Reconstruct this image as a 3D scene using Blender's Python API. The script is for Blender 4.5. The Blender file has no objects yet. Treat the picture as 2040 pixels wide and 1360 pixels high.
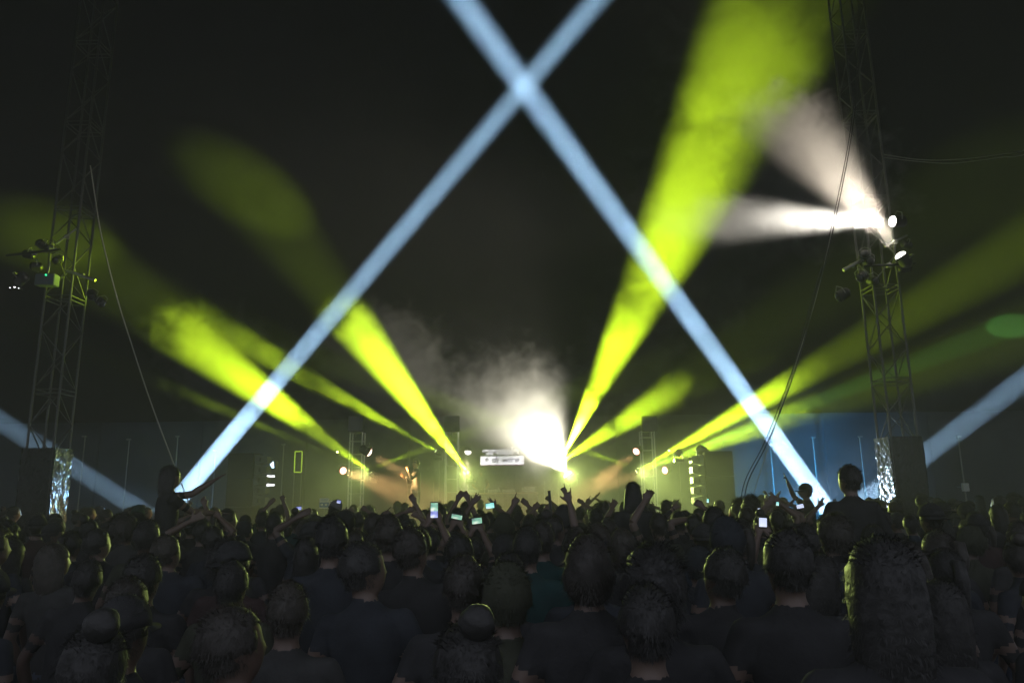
import bpy, bmesh, math, random
import numpy as np
from mathutils import Vector, Matrix, noise, kdtree
S = bpy.context.scene
C = S.collection
R = math.radians
random.seed(7)

# ------------------------------------------------------------------ camera
CAM_Z, FOC = 1.95, 1469.0
cd = bpy.data.cameras.new('camera')
cam = bpy.data.objects.new('camera', cd)
C.objects.link(cam)
S.camera = cam
cd.sensor_width = 36
cd.lens = 36 * FOC / 2040
cd.clip_start = .05
cd.clip_end = 300
CM = Matrix.Rotation(R(90 + 11.73), 4, 'X') @ Matrix.Rotation(R(-.77), 4, 'Z')
CM.translation = (0, 0, CAM_Z)
cam.matrix_world = CM
C3 = CM.to_3x3()


def P(x, y, Y):
    """a pixel of the 2040 x 1360 photograph, taken back to the plane Y metres into the tent"""
    d = C3 @ Vector(((x - 1020) / FOC, (680 - y) / FOC, -1))
    return Vector((0, 0, CAM_Z)) + d * (Y / d.y)


# ------------------------------------------------------------------ night outside the open end of the tent
W = bpy.data.worlds.new('World')
S.world = W
W.use_nodes = True
bg = W.node_tree.nodes['Background']
bg.inputs[0].default_value = (.92, .98, 1.16, 1)
bg.inputs[1].default_value = .52

# ------------------------------------------------------------------ exposure, render settings
S.view_settings.view_transform = 'Standard'
S.view_settings.look = 'None'
S.view_settings.exposure = 0
S.view_settings.gamma = 1
S.render.engine = 'CYCLES'
cy = S.cycles
cy.max_bounces = 4
cy.diffuse_bounces = 1
cy.glossy_bounces = 2
cy.transmission_bounces = 2
cy.volume_bounces = 0
cy.transparent_max_bounces = 48
cy.sample_clamp_indirect = 2.0
cy.sample_clamp_direct = 0
cy.use_denoising = True
cy.volume_step_rate = 1.0
cy.volume_max_steps = 128
cy.caustics_reflective = False
cy.caustics_refractive = False

# ------------------------------------------------------------------ the show lights (the beams sit in fixtures built further down; added spots have none)
GREEN = (.66, 1, .02)
BLUE = (.42, .70, 1)
WARM = (1, .56, .20)
WHITE = (1, .93, .80)


def aim(o, a, b):
    o.location = a
    o.rotation_euler = (b - a).to_track_quat('-Z', 'Y').to_euler()


def spot(a, b, ang, watts, col, blend=.6, soft=.05):
    l = bpy.data.lights.new('beam_light', 'SPOT')
    o = bpy.data.objects.new('beam_light', l)
    C.objects.link(o)
    aim(o, a, b)
    l.energy = watts
    l.color = col
    l.spot_size = R(ang)
    l.spot_blend = blend
    l.shadow_soft_size = soft


def shaft(a, b, dia, watts, col):
    l = bpy.data.lights.new('beam_light', 'AREA')
    o = bpy.data.objects.new('beam_light', l)
    C.objects.link(o)
    aim(o, a, b)
    l.shape = 'DISK'
    l.size = dia
    l.spread = R(1.2)
    l.energy = watts
    l.color = col


# green moving heads: (source px, Y), (target px, Y), angle, watts
HEADS = [
    ((737, 940), 24, (400, 690), 23.4, 15, 72000, GREEN, .9),
    ((733, 938), 24, (420, 806), 23.6, 5, 12000, GREEN, 1),
    ((866, 897), 25, (560, 722), 24.2, 9, 45000, GREEN, .9),
    ((931, 941), 24, (640, 560), 23.2, 16.5, 115000, GREEN, .9),
    ((1128, 898), 25, (1420, 300), 19.5, 18, 270000, GREEN, .85),
    ((1116, 920), 25, (1345, 775), 24, 18, 180000, GREEN, .9),
    ((1270, 938), 24, (1640, 725), 22.5, 10, 170000, GREEN, .9),
    ((1274, 938), 24, (1760, 762), 22.5, 12, 70000, GREEN, 1),
]
for a, ya, b, yb, ang, w, col, bl in HEADS:
    spot(P(*a, ya), P(*b, yb), ang, w, col, bl)
spot(P(1290, 932, 24.2), P(1992, 657, 25), 4.5, 110000, (.25, 1, .16), .5)
# blue shafts: from floor fixtures at both sides of the stage
SHAFTS = [
    ((338, 1014), 18, (1206, -20), 14.0, .43, 430),
    ((1652, 1020), 19.5, (905, -20), 12.0, .45, 600),
    ((1676, 1030), 20, (2060, 742), 17, .50, 200),
    ((300, 1028), 20, (-60, 800), 17, .46, 110),
]
for a, ya, b, yb, dia, w in SHAFTS:
    shaft(P(*a, ya), P(*b, yb), dia, w, BLUE)
# warm par cans round the stage
PARS = [
    ((740, 904), 20.0, (836, 962), 20.5, 15, 9000, WARM),
    ((686, 938), 24, (834, 992), 20.6, 17, 15000, WARM),
    ((932, 905), 26, (926, 990), 25.4, 17, 4500, (1, .86, .55)),
    ((1128, 941), 24, (1062, 850), 24.4, 84, 7500, (1, .93, .72)),
    ((1265, 901), 24, (1165, 985), 22, 18, 13000, WARM),
    ((1321, 937), 24, (1150, 972), 22, 16, 8000, WARM),
    # two white lamps high on the right mast
    ((1771, 441), 14.6, (1480, 436), 14.3, 20, 14000, WHITE),
    ((1789, 503), 14.6, (1566, 225), 14.2, 34, 4800, (1, .86, .68)),
    ((1080, 884), 25.6, (1066, 1000), 22.5, 62, 900, (1, .92, .72)),
    # lamps on the masts that turn away from the crowd
    ((1664, 596), 14.6, (1560, 662), 14.6, 16, 120, WHITE),
    ((27, 568), 14.6, (-40, 625), 14.6, 24, 200, WHITE),
    ((1818, 492), 15.2, (2010, 560), 15.2, 22, 120, WHITE),
]
for a, ya, b, yb, ang, w, col in PARS:
    spot(P(*a, ya), P(*b, yb), ang, w, col, .95, .11)
# unlit blinder places; added spots that rim-light the crowd; blue wall and mast-foot washes
BLINDERS = [((708, 843), 24), ((900, 843), 24), ((1295, 843), 24)]
for (a, ya, w, tx) in [((735, 938), 23.7, 1100, -7), ((929, 938), 23.7, 2200, -1.5), ((1128, 938), 23.6, 2600, 2), ((1272, 936), 23.7, 3000, 7)]:
    p = P(*a, ya)
    spot(p, Vector((tx, 6, -.3)), 54, w * 1.5, (.80, 1, .25), 1, .12)
spot(P(1600, 1020, 22), P(1585, 960, 28), 66, 5200, (.05, .42, .95), 1, .2)
spot(P(400, 1020, 22), P(400, 950, 28), 66, 250, (.035, .35, 1), 1, .2)
spot(P(1560, 1000, 19), P(1760, 930, 15.3), 30, 3000, (.62, .8, 1), 1, .2)
spot(P(330, 1000, 19), P(118, 960, 15.3), 30, 700, (.3, .6, 1), 1, .2)
# added green spots, not from any head's beam, to light the two mast rigs
spot(P(1272, 935, 23.8), P(150, 545, 15.2), 5.5, 38000, GREEN, .8)
spot(P(735, 935, 23.8), P(1745, 560, 15.2), 6.5, 16000, GREEN, .8)


# ------------------------------------------------------------------ materials
def mat(name, col, rough=.6, metal=0, emit=None, es=1, bump=0, bscale=20, var=0, vscale=4, spec=.5, sheen=0):
    m = bpy.data.materials.new(name)
    m.use_nodes = True
    nt = m.node_tree
    b = nt.nodes['Principled BSDF']
    b.inputs['Base Color'].default_value = (*col, 1)
    b.inputs['Roughness'].default_value = rough
    b.inputs['Metallic'].default_value = metal
    b.inputs['Specular IOR Level'].default_value = spec
    if sheen:
        b.inputs['Sheen Weight'].default_value = sheen
    if emit:
        b.inputs['Emission Color'].default_value = (*emit, 1)
        b.inputs['Emission Strength'].default_value = es
        try:
            m.cycles.emission_sampling = 'NONE'
        except Exception:
            pass
    if bump or var:
        tc = nt.nodes.new('ShaderNodeTexCoord')
    if var:
        n = nt.nodes.new('ShaderNodeTexNoise')
        n.inputs['Scale'].default_value = vscale
        n.inputs['Detail'].default_value = 5
        nt.links.new(tc.outputs['Object'], n.inputs['Vector'])
        r = nt.nodes.new('ShaderNodeValToRGB')
        r.color_ramp.elements[0].position = .3
        r.color_ramp.elements[1].position = .7
        r.color_ramp.elements[0].color = (*[c * (1 - var) for c in col], 1)
        r.color_ramp.elements[1].color = (*[min(1, c * (1 + var)) for c in col], 1)
        nt.links.new(n.outputs['Fac'], r.inputs['Fac'])
        nt.links.new(r.outputs['Color'], b.inputs['Base Color'])
    if bump:
        n = nt.nodes.new('ShaderNodeTexNoise')
        n.inputs['Scale'].default_value = bscale
        n.inputs['Detail'].default_value = 6
        nt.links.new(tc.outputs['Object'], n.inputs['Vector'])
        bp = nt.nodes.new('ShaderNodeBump')
        bp.inputs['Strength'].default_value = bump
        bp.inputs['Distance'].default_value = .02
        nt.links.new(n.outputs['Fac'], bp.inputs['Height'])
        nt.links.new(bp.outputs['Normal'], b.inputs['Normal'])
    return m


M = dict(
    ground=mat('trampled_grass', (.035, .04, .025), .95, var=.5, vscale=1.5, bump=.6, bscale=15),
    canvas=mat('dark_canvas', (.020, .020, .022), .95, spec=.05, var=.15, vscale=1.2, bump=.3, bscale=6),
    wall=mat('wall_canvas', (.09, .10, .12), .8, var=.2, vscale=.8, bump=.2, bscale=5),
    alu=mat('aluminium', (.62, .62, .60), .38, .9, var=.12, vscale=9),
    mast=mat('darkened_mast_metal', (.10, .10, .098), .5, .15, var=.2, vscale=9),  # aluminium made darker: the gloom round the masts is in its colour
    steel=mat('dull_steel', (.30, .30, .30), .5, .7, var=.2, vscale=7),
    black=mat('black_metal', (.02, .02, .022), .45, .2, var=.3, vscale=8),
    plastic=mat('black_plastic', (.03, .03, .033), .35, 0, var=.2, vscale=8),
    film=mat('stage_lit_film', (.30, .31, .33), .16, .55, bump=.9, bscale=14),  # same black film, stage light painted in as a silvery tone
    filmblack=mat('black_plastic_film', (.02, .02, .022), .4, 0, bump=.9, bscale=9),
    box=mat('speaker_paint', (.014, .015, .014), .7, 0, var=.3, vscale=5),
    horn=mat('speaker_horn', (.09, .10, .085), .6, 0, var=.15, vscale=6),
    grille=mat('speaker_grille', (.02, .02, .02), .6, .3, bump=.5, bscale=90),
    deck=mat('stage_deck', (.04, .036, .03), .6, 0, var=.3, vscale=3),
    cloth=mat('desk_cloth', (.055, .06, .055), .9, var=.25, vscale=4),
    wood=mat('pale_desk_top', (.45, .38, .28), .5, var=.2, vscale=6),
    silver=mat('silver_deck', (.5, .5, .48), .35, .6, var=.1, vscale=12),
    rope=mat('rope', (.42, .42, .36), .8, bump=.5, bscale=80),
    cable=mat('black_cable', (.05, .05, .05), .5, spec=.6),
    lens_w=mat('lit_lens', (1, 1, 1), .3, emit=(1, .93, .84), es=9),
    lens_r=mat('lit_amber_lens', (1, .8, .6), .3, emit=(1, .80, .62), es=4),
    rim_r=mat('lens_rim', (.5, .05, .03), .4, emit=(1, .10, .06), es=.9),
    lens_g=mat('lit_green_lens', (.9, 1, .4), .3, emit=(.95, 1, .45), es=8),
    lens_b=mat('lit_blue_lens', (.6, .8, 1), .3, emit=(.5, .75, 1), es=4),
    lens_dim=mat('unlit_lens', (.05, .05, .05), .08, .3),
    screen=mat('dark_screen', (.02, .02, .025), .3),
    scr_white=mat('screen_white', (.9, .9, .95), .5, emit=(1, .97, 1), es=4.5),
    scr_violet=mat('screen_violet', (.2, .15, .4), .5, emit=(.10, .06, .30), es=.35),
    scr_pink=mat('screen_pink', (.8, .3, .7), .5, emit=(.85, .25, .8), es=.9),
    poster=mat('poster_paper', (.68, .7, .72), .6),
    poster_b=mat('poster_blue', (.06, .2, .5), .6),
    led=mat('white_led', (1, 1, 1), .3, emit=(.95, .95, 1), es=2.5),
    led_green=mat('green_led', (0, 1, .4), .3, emit=(.05, 1, .35), es=2),
    bottle=mat('clear_plastic', (.7, .75, .7), .15),
    shoe=mat('shoe', (.05, .05, .05), .5),
    denim=mat('denim', (.06, .075, .11), .9, var=.2, vscale=20),
    skin=mat('skin', (.12, .08, .062), .5, var=.06, vscale=12),
    skin_d=mat('dark_skin', (.08, .05, .038), .45, var=.06, vscale=12),
    hair_k=mat('black_hair', (.024, .023, .023), .5, bump=.3, bscale=60, var=.3, vscale=20, spec=.3),
    hair_n=mat('brown_hair', (.032, .028, .025), .5, bump=.3, bscale=60, var=.3, vscale=20, spec=.3),
    hair_f=mat('fair_hair', (.042, .037, .031), .5, bump=.3, bscale=60, var=.3, vscale=20, spec=.3),
    eye=mat('eye', (.7, .7, .68), .2),
    lip=mat('lips', (.35, .13, .11), .5),
)
SHIRTS = {
    'black': (.026, .026, .028), 'charcoal': (.030, .030, .032), 'navy': (.028, .031, .038), 'grey': (.042, .042, .042),
    'teal': (.014, .04, .04), 'olive': (.042, .045, .032), 'white': (.16, .16, .16), 'maroon': (.042, .027, .027), 'blue': (.026, .036, .055)}
for k, v in SHIRTS.items():
    M['shirt_' + k] = mat('shirt_' + k, v, .95, var=.2, vscale=9, bump=.4, bscale=18, spec=.12)


# ------------------------------------------------------------------ helpers
def link(name, me, parent=None, loc=None, rot=None):
    o = bpy.data.objects.new(name, me)
    C.objects.link(o)
    if parent:
        o.parent = parent
    if loc is not None:
        o.location = loc
    if rot is not None:
        o.rotation_euler = rot
    return o


def tag(o, label, cat, group=None):
    o['label'] = label
    o['category'] = cat
    if group:
        o['group'] = group
    return o


def kind(o, k):
    o['kind'] = k
    return o


def empty(name, loc=(0, 0, 0), rot=(0, 0, 0)):
    o = bpy.data.objects.new(name, None)
    C.objects.link(o)
    o.location = loc
    o.rotation_euler = rot
    return o


def part_label(o, s):
    o['label'] = s
    return o


def finish(bm, name, m, parent=None, loc=None, rot=None, smooth=False, bevel=0):
    if bevel:
        bmesh.ops.bevel(bm, geom=list(bm.edges), offset=bevel, segments=2, affect='EDGES', clamp_overlap=True)
    bmesh.ops.recalc_face_normals(bm, faces=list(bm.faces))
    me = bpy.data.meshes.new(name)
    bm.to_mesh(me)
    bm.free()
    me.materials.append(m)
    if smooth:
        me.polygons.foreach_set('use_smooth', [True] * len(me.polygons))
    return link(name, me, parent, loc, rot)


def box(bm, c, s, mtx=None):
    r = bmesh.ops.create_cube(bm, size=1)
    vs = r['verts']
    bmesh.ops.scale(bm, vec=s, verts=vs)
    if mtx:
        bmesh.ops.transform(bm, matrix=mtx, verts=vs)
    bmesh.ops.translate(bm, vec=c, verts=vs)
    return vs


def cyl(bm, c, r, h, seg=16, r2=None, axis='Z'):
    q = bmesh.ops.create_cone(bm, cap_ends=True, segments=seg, radius1=r, radius2=r if r2 is None else r2, depth=h)
    vs = q['verts']
    if axis == 'X':
        bmesh.ops.rotate(bm, cent=(0, 0, 0), matrix=Matrix.Rotation(R(90), 3, 'Y'), verts=vs)
    if axis == 'Y':
        bmesh.ops.rotate(bm, cent=(0, 0, 0), matrix=Matrix.Rotation(R(-90), 3, 'X'), verts=vs)
    bmesh.ops.translate(bm, vec=c, verts=vs)
    return vs


def bx(name, c, s, m, parent=None, bevel=.004, rot=None):
    bm = bmesh.new()
    box(bm, (0, 0, 0), s)
    return finish(bm, name, m, parent, c, rot, bevel=bevel)


_unit = {}


def bar(name, a, b, r, m, parent=None, seg=8):
    """a round bar from a to b; every bar of one material shares one mesh"""
    key = (m.name, seg)
    if key not in _unit:
        bm = bmesh.new()
        bmesh.ops.create_cone(bm, cap_ends=True, segments=seg, radius1=1, radius2=1, depth=1)
        me = bpy.data.meshes.new('bar')
        bm.to_mesh(me)
        bm.free()
        me.materials.append(m)
        for p in me.polygons:
            p.use_smooth = len(p.vertices) == 4
        _unit[key] = me
    a = Vector(a)
    b = Vector(b)
    o = link(name, _unit[key], parent)
    o.location = (a + b) / 2
    o.rotation_euler = (b - a).to_track_quat('Z', 'Y').to_euler()
    o.scale = (r, r, (b - a).length)
    return o


def tube(bm, pts, r, seg=8):
    """a tube along points; r a number or a list of numbers or (rx, ry) pairs; returns its vertices"""
    pts = [Vector(p) for p in pts]
    n = len(pts)
    rs = r if isinstance(r, list) else [r] * n
    rings = []
    u = None
    allv = []
    for i, p in enumerate(pts):
        t = (pts[min(i + 1, n - 1)] - pts[max(i - 1, 0)])
        if t.length < 1e-9:
            t = Vector((0, 0, 1))
        t.normalize()
        if u is None:
            ref = Vector((1, 0, 0)) if abs(t.x) < .8 else Vector((0, 1, 0))
            u = (ref - t * ref.dot(t)).normalized()
        else:
            u = (u - t * u.dot(t)).normalized()
        v = t.cross(u)
        rr = rs[i]
        rx, ry = rr if isinstance(rr, tuple) else (rr, rr)
        ring = [bm.verts.new(p + u * (rx * math.cos(2 * math.pi * k / seg)) + v * (ry * math.sin(2 * math.pi * k / seg))) for k in range(seg)]
        rings.append(ring)
        allv += ring
    for a, b in zip(rings, rings[1:]):
        for k in range(seg):
            bm.faces.new((a[k], a[(k + 1) % seg], b[(k + 1) % seg], b[k]))
    bm.faces.new(rings[0][::-1])
    bm.faces.new(rings[-1])
    return allv


def copy_tree(o, parent=None):
    c = o.copy()
    C.objects.link(c)
    c.parent = parent
    for ch in list(o.children):
        copy_tree(ch, c)
    return c


# ------------------------------------------------------------------ THE SETTING
bm = bmesh.new()
N = 70
vs = [[bm.verts.new((-60 + 120 * i / N, -50 + 120 * j / N, .03 * noise.noise(Vector((i * .7, j * .7, 0))))) for i in range(N + 1)] for j in range(N + 1)]
for j in range(N):
    for i in range(N):
        bm.faces.new((vs[j][i], vs[j][i + 1], vs[j + 1][i + 1], vs[j + 1][i]))
kind(finish(bm, 'ground', M['ground'], smooth=True), 'structure')

# stage platform with a boarded deck
bm = bmesh.new()
box(bm, (0, 24.2, .52), (13.2, 9.6, 1.04))
st = kind(finish(bm, 'stage', M['black'], bevel=.01), 'structure')
for k in range(11):
    bx('deck_panel', (-6 + 1.2 * k, 24.2, 1.065), (1.19, 9.6, .05), M['deck'], st, .004)

# the tent: roof, side walls in panels, wall poles
EAVE, PEAK = 4.9, 17.0
XW, YB, YF = 24.0, 28.6, 1.5
MX = 7.9
tent = tag(empty('marquee_tent', (0, 28.6, 0)), 'huge dark canvas show tent roof and walls enclosing the stage and crowd', 'tent')


def wpar(o):
    o.parent = tent
    o.location = o.location - tent.location
    return o


def roof_z(x, y):
    dx = max(0, abs(x) - MX)
    dy = abs(y - 15)
    ex = XW - MX
    ey = (YB - 15) if y > 15 else (15 - YF)
    t = min(1, ((dx / ex) ** 2.2 + (dy / ey) ** 2.2) ** (1 / 2.2))
    end = EAVE if y > 15 else EAVE + 4.5 * (dy / ey) ** 2 * max(0, 1 - (abs(x) / XW) ** 2)
    return end + (PEAK - end) * ((1 - t) ** .62) - .25 * math.sin(t * math.pi)


bm = bmesh.new()
NX, NY = 64, 48
g = [[None] * (NX + 1) for _ in range(NY + 1)]
for j in range(NY + 1):
    for i in range(NX + 1):
        x = -XW - .3 + (2 * XW + .6) * i / NX
        y = YF + (YB + .3 - YF) * j / NY
        z = roof_z(max(-XW, min(XW, x)), min(YB, y)) + .05 * noise.noise(Vector((x * .5, y * .5, 3)))
        g[j][i] = bm.verts.new((x, y, z))
for j in range(NY):
    for i in range(NX):
        bm.faces.new((g[j][i], g[j][i + 1], g[j + 1][i + 1], g[j + 1][i]))
bmesh.ops.solidify(bm, geom=list(bm.faces), thickness=.02)
wpar(finish(bm, 'roof', M['canvas'], smooth=True, loc=(0, 0, 0)))


def wall_panel(a, b, k):
    """a hanging canvas wall panel with folds between two points on the floor"""
    a = Vector(a)
    b = Vector(b)
    d = (b - a)
    L = d.length
    d.normalize()
    nrm = Vector((-d.y, d.x, 0))
    bm = bmesh.new()
    n, m = 44, 10
    gg = []
    for j in range(m + 1):
        z = EAVE * j / m
        row = []
        for i in range(n + 1):
            s = L * i / n
            f = .10 * noise.noise(Vector((s * 1.7 + k * 9, z * .12, k))) + .05 * math.sin(s * 4.1 + 1.5 * noise.noise(Vector((s, k, 0))))
            f *= .35 + .65 * (1 - z / EAVE)
            edge = math.sin(math.pi * i / n) ** .3
            row.append(bm.verts.new(a + d * s + nrm * f * edge + Vector((0, 0, z))))
        gg.append(row)
    for j in range(m):
        for i in range(n):
            bm.faces.new((gg[j][i], gg[j][i + 1], gg[j + 1][i + 1], gg[j + 1][i]))
    bmesh.ops.solidify(bm, geom=list(bm.faces), thickness=.006)
    wpar(finish(bm, 'wall_panel', M['wall'], smooth=True, loc=(0, 0, 0)))


k = 0
xs = [-24, -20, -16, -12, -8, -4, 0, 4, 8, 12, 16, 20, 24]
for a, b in zip(xs, xs[1:]):
    k += 1
    wall_panel((a - .05, YB + .03 * (k % 2), 0), (b + .05, YB + .03 * (k % 2), 0), k)
ys = [20.2, 24.4, 28.6]   # further forward the long sides are left out to let sky light in
for sx in (-1, 1):
    for a, b in zip(ys, ys[1:]):
        k += 1
        wall_panel((sx * (XW + .03 * (k % 2)), a - .05, 0), (sx * (XW + .03 * (k % 2)), b + .05, 0), k)
# slim wall poles standing just inside the canvas
for px, py, Yp, top in [(1543, 985, 27, 884), (1630, 985, 26.5, 870), (1725, 985, 26, 868), (1924, 985, 25, 868),
                        (247, 990, 26.5, 874), (345, 990, 27, 868), (423, 990, 27, 896), (157, 990, 26, 868), (560, 990, 27.5, 884)]:
    x = P(px, py, Yp).x
    zt = P(px, top, Yp).z
    p = bar('wall_pole', (x, Yp, 0), (x, Yp, zt), .035, M['steel'])
    wpar(p)
    p.scale = (p.scale[0] * .7, p.scale[1] * .7, p.scale[2])
    wpar(bx('pole_cleat', (x, Yp - .05, zt - .02), (.14, .10, .05), M['steel'], bevel=.004))


# ------------------------------------------------------------------ lattice masts
def mast(px, side, label):
    # side: +1 the inner face looks towards +x (left mast), -1 towards -x
    c = P(px, 905, 15.3)
    root = tag(empty('lattice_mast', (c.x, 15.3, 0)), label, 'mast', 'lattice masts holding up the tent')
    h = .27
    top = 16.4
    cor = [(-h, -h), (h, -h), (h, h), (-h, h)]
    for x, y in cor:
        bar('chord', (x, y, 0), (x, y, top), .026, M['mast'], root, 10)
    z = .2
    sec = 0
    while z < top - 1.9:
        for i in range(4):
            a, b = cor[i], cor[(i + 1) % 4]
            bar('crossbar', (*a, z), (*b, z), .013, M['mast'], root, 6)
            if sec:
                bar('crossbar', (*a, z - .09), (*b, z - .09), .013, M['mast'], root, 6)
            for q in range(3):
                z0 = z + .63 * q + .03
                z1 = z0 + .6
                (s, e) = (a, b) if (q + i) % 2 == 0 else (b, a)
                bar('brace', (*s, z0), (*e, z1), .013, M['mast'], root, 6)
        z += 2.0
        sec += 1
    # crinkled black film round the foot; stage light painted in as silver on one side
    def film(p0, p1, z0, z1, m, name, lab, off):
        bm = bmesh.new()
        a = Vector((*p0, 0))
        b = Vector((*p1, 0))
        d = b - a
        nr = Vector((d.y, -d.x, 0)).normalized()
        n, mm = 20, 60
        gg = []
        for j in range(mm + 1):
            row = []
            for i in range(n + 1):
                t = i / n
                zz = z0 + (z1 - z0) * j / mm
                q = Vector((t * 3 + off, zz * 5.5 + t * 3.5, off))
                f = .035 * abs(noise.noise(q)) + .02 * abs(noise.noise(q * 2.7)) + .008 * noise.noise(q * 7)
                row.append(bm.verts.new(a + d * t + nr * (f + .028) + Vector((0, 0, zz))))
            gg.append(row)
        for j in range(mm):
            for i in range(n):
                bm.faces.new((gg[j][i], gg[j][i + 1], gg[j + 1][i + 1], gg[j + 1][i]))
        bmesh.ops.solidify(bm, geom=list(bm.faces), thickness=.004)
        o = finish(bm, name, m, root)
        part_label(o, lab)
    zt = 3.0
    e = .035
    h2 = h + e
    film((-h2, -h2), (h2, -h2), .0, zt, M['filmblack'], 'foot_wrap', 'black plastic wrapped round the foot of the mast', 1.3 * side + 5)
    film((h2, -h2), (h2, h2), .0, zt, M['film'] if side > 0 else M['filmblack'], 'foot_wrap', 'crinkled plastic film on the side of the foot, light painted in on the stage side', 2.3 + side)
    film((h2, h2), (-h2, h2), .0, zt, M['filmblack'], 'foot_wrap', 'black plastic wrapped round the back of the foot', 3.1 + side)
    film((-h2, h2), (-h2, -h2), .0, zt, M['film'] if side < 0 else M['filmblack'], 'foot_wrap', 'crinkled plastic film on the side of the foot, light painted in on the stage side', 4.9 + side)
    bx('base_plate', (0, 0, .03), (.9, .9, .05), M['steel'], root)
    return root


mast_l = mast(95, 1, 'slim lattice mast left of the stage, its wrapped foot catching blue light')
mast_r = mast(1792, -1, 'slim lattice mast right of the stage with two blazing white lamps on it')
XL, XR = mast_l.location.x, mast_r.location.x


# ------------------------------------------------------------------ lighting fixtures
def par_can(a, b, size, label, lensmat='lens_r', lit=True, cat='spotlight', group=None, hang=None):
    """a can with its lens at point a looking to b, a yoke, and a hanging clamp"""
    a = Vector(a)
    q = (Vector(b) - a).to_track_quat('Z', 'Y')
    root = empty('par_can', a)
    root.rotation_euler = q.to_euler()
    tag(root, label, cat, group)
    bm = bmesh.new()
    r = size
    tube(bm, [(0, 0, -r * .12), (0, 0, -r * .13), (0, 0, -r * 1.9), (0, 0, -r * 2.3), (0, 0, -r * 2.6)], [r * .9, r * 1.06, r * 1.06, r * .8, r * .35], 20)
    finish(bm, 'housing', M['black'], root, smooth=False)
    bm = bmesh.new()
    tube(bm, [(0, 0, -r * .12), (0, 0, r * .15), (0, 0, r * .35), (0, 0, r * .46)], [r * .95, r * .84, r * .55, r * .15], 20)
    finish(bm, 'lens', M[lensmat], root, smooth=True)
    if lit and lensmat == 'lens_r':
        bm = bmesh.new()
        tube(bm, [(0, 0, -r * .14), (0, 0, -r * .122)], [r * 1.12, r * 1.12], 20)
        finish(bm, 'lens_rim', M['rim_r'], root)
    bm = bmesh.new()
    tube(bm, [(r * 1.2, 0, -r * 1.1), (r * 1.25, r * 1.2, -r * 1.1), (0, r * 1.9, -r * 1.1), (-r * 1.25, r * 1.2, -r * 1.1), (-r * 1.2, 0, -r * 1.1)], r * .1, 6)
    finish(bm, 'yoke', M['steel'], root)
    return root


def moving_head(a, b, label, lensmat='lens_g', size=.11, hangs=False):
    """base, yoke arms, head with lens"""
    a = Vector(a)
    b = Vector(b)
    d = (b - a).normalized()
    root = tag(empty('moving_head_light', a), label, 'stage light', 'moving head lights of the stage')
    q = d.to_track_quat('Z', 'Y').to_euler()
    bm = bmesh.new()
    tube(bm, [(0, 0, -size * .1), (0, 0, -size * .3), (0, 0, -size * 1.8), (0, 0, -size * 2.6)], [size, size * 1.1, size * 1.15, size * .6], 14)
    hd = finish(bm, 'head', M['plastic'], root, rot=q)
    bm = bmesh.new()
    tube(bm, [(0, 0, -size * .1), (0, 0, -size * .04), (0, 0, 0)], [size * .75, size * .6, size * .2], 16)
    finish(bm, 'lens', M[lensmat], hd, smooth=True)
    c = -d * size * 1.3
    sgn = 1 if hangs else -1
    for s in (-1, 1):
        bm = bmesh.new()
        box(bm, (c.x + s * size * 1.35, c.y, c.z + sgn * size * .9), (size * .3, size * .7, size * 2.4))
        finish(bm, 'yoke_arm', M['plastic'], root, bevel=.004)
    bm = bmesh.new()
    box(bm, (c.x, c.y, c.z + sgn * size * 2.5), (size * 3.2, size * 2.6, size * 1.0))
    finish(bm, 'base', M['plastic'], root, bevel=.006)
    return root


HL = ['moving head lamp on the left tower throwing the broad green beam up left',
      'small moving head lamp beside the left tower with a thin green beam',
      'moving head lamp left of the second tower with the narrow green beam',
      'moving head lamp right of the second tower throwing a broad green beam up left',
      'moving head lamp in the glare throwing the tallest green beam up right',
      'moving head lamp lost in the white glare with a short thick green beam',
      'moving head lamp left of the right tower throwing a yellow green beam rightwards',
      'moving head lamp left of the right tower with the paler lower beam']
off = [(0, 0, 0), (-.32, .1, .05), (0, 0, 0), (0, 0, 0), (0, 0, 0), (0, 0, 0), (0, 0, 0), (.1, .5, .1)]
for i, (a, ya, b, yb, *_r) in enumerate(HEADS):
    if i in (1, 7):
        continue
    pa = P(*a, ya)
    d = (P(*b, yb) - pa).normalized()
    moving_head(pa - d * .03, pa + d, HL[i], size=.085)
# the small bright one left of the first tower
for px, py, lab in [(672, 900, 'tiny green-white lamp on the left side of the left tower'), (1333, 897, 'tiny green-white lamp right of the right tower')]:
    pa = P(px, py, 24)
    moving_head(pa, pa + Vector((0, -1, .3)), lab, size=.04)
for i, (a, ya, b, yb, dia, w) in enumerate(SHAFTS):
    pa = P(*a, ya)
    d = (P(*b, yb) - pa).normalized()
    moving_head(pa - d * .06, pa + d, ['floor beam light throwing the long blue shaft from lower left to top', 'floor beam light throwing the long blue shaft from lower right to top',
                                       'floor beam light throwing the blue shaft behind the right mast', 'floor beam light throwing the faint blue shaft behind the left mast'][i], 'lens_b', size=dia * .42)
PL = ['amber par can on the right side of the left tower', 'amber par can on the left side of the left tower, lower of the pair',
      'pale par can beside the left end of the screen pointing straight down', 'blazing white lamp right of the screen lighting the smoke cloud',
      'amber par can left of the right tower', 'amber par can right of the right tower',
      'blazing white lamp on the right mast pointing level to the left, upper of two', 'blazing white lamp on the right mast pointing up left, lower of two',
      'pale par can hidden in the white glare above the right end of the desk',
      'black floodlight hanging low on the left side of the right mast', 'dim floodlight at the far left end of the left mast rig',
      'small lamp on the right side of the right mast facing away']
PS = [.115, .115, .13, .16, .115, .115, .12, .12, .13, .11, .11, .08]
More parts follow.
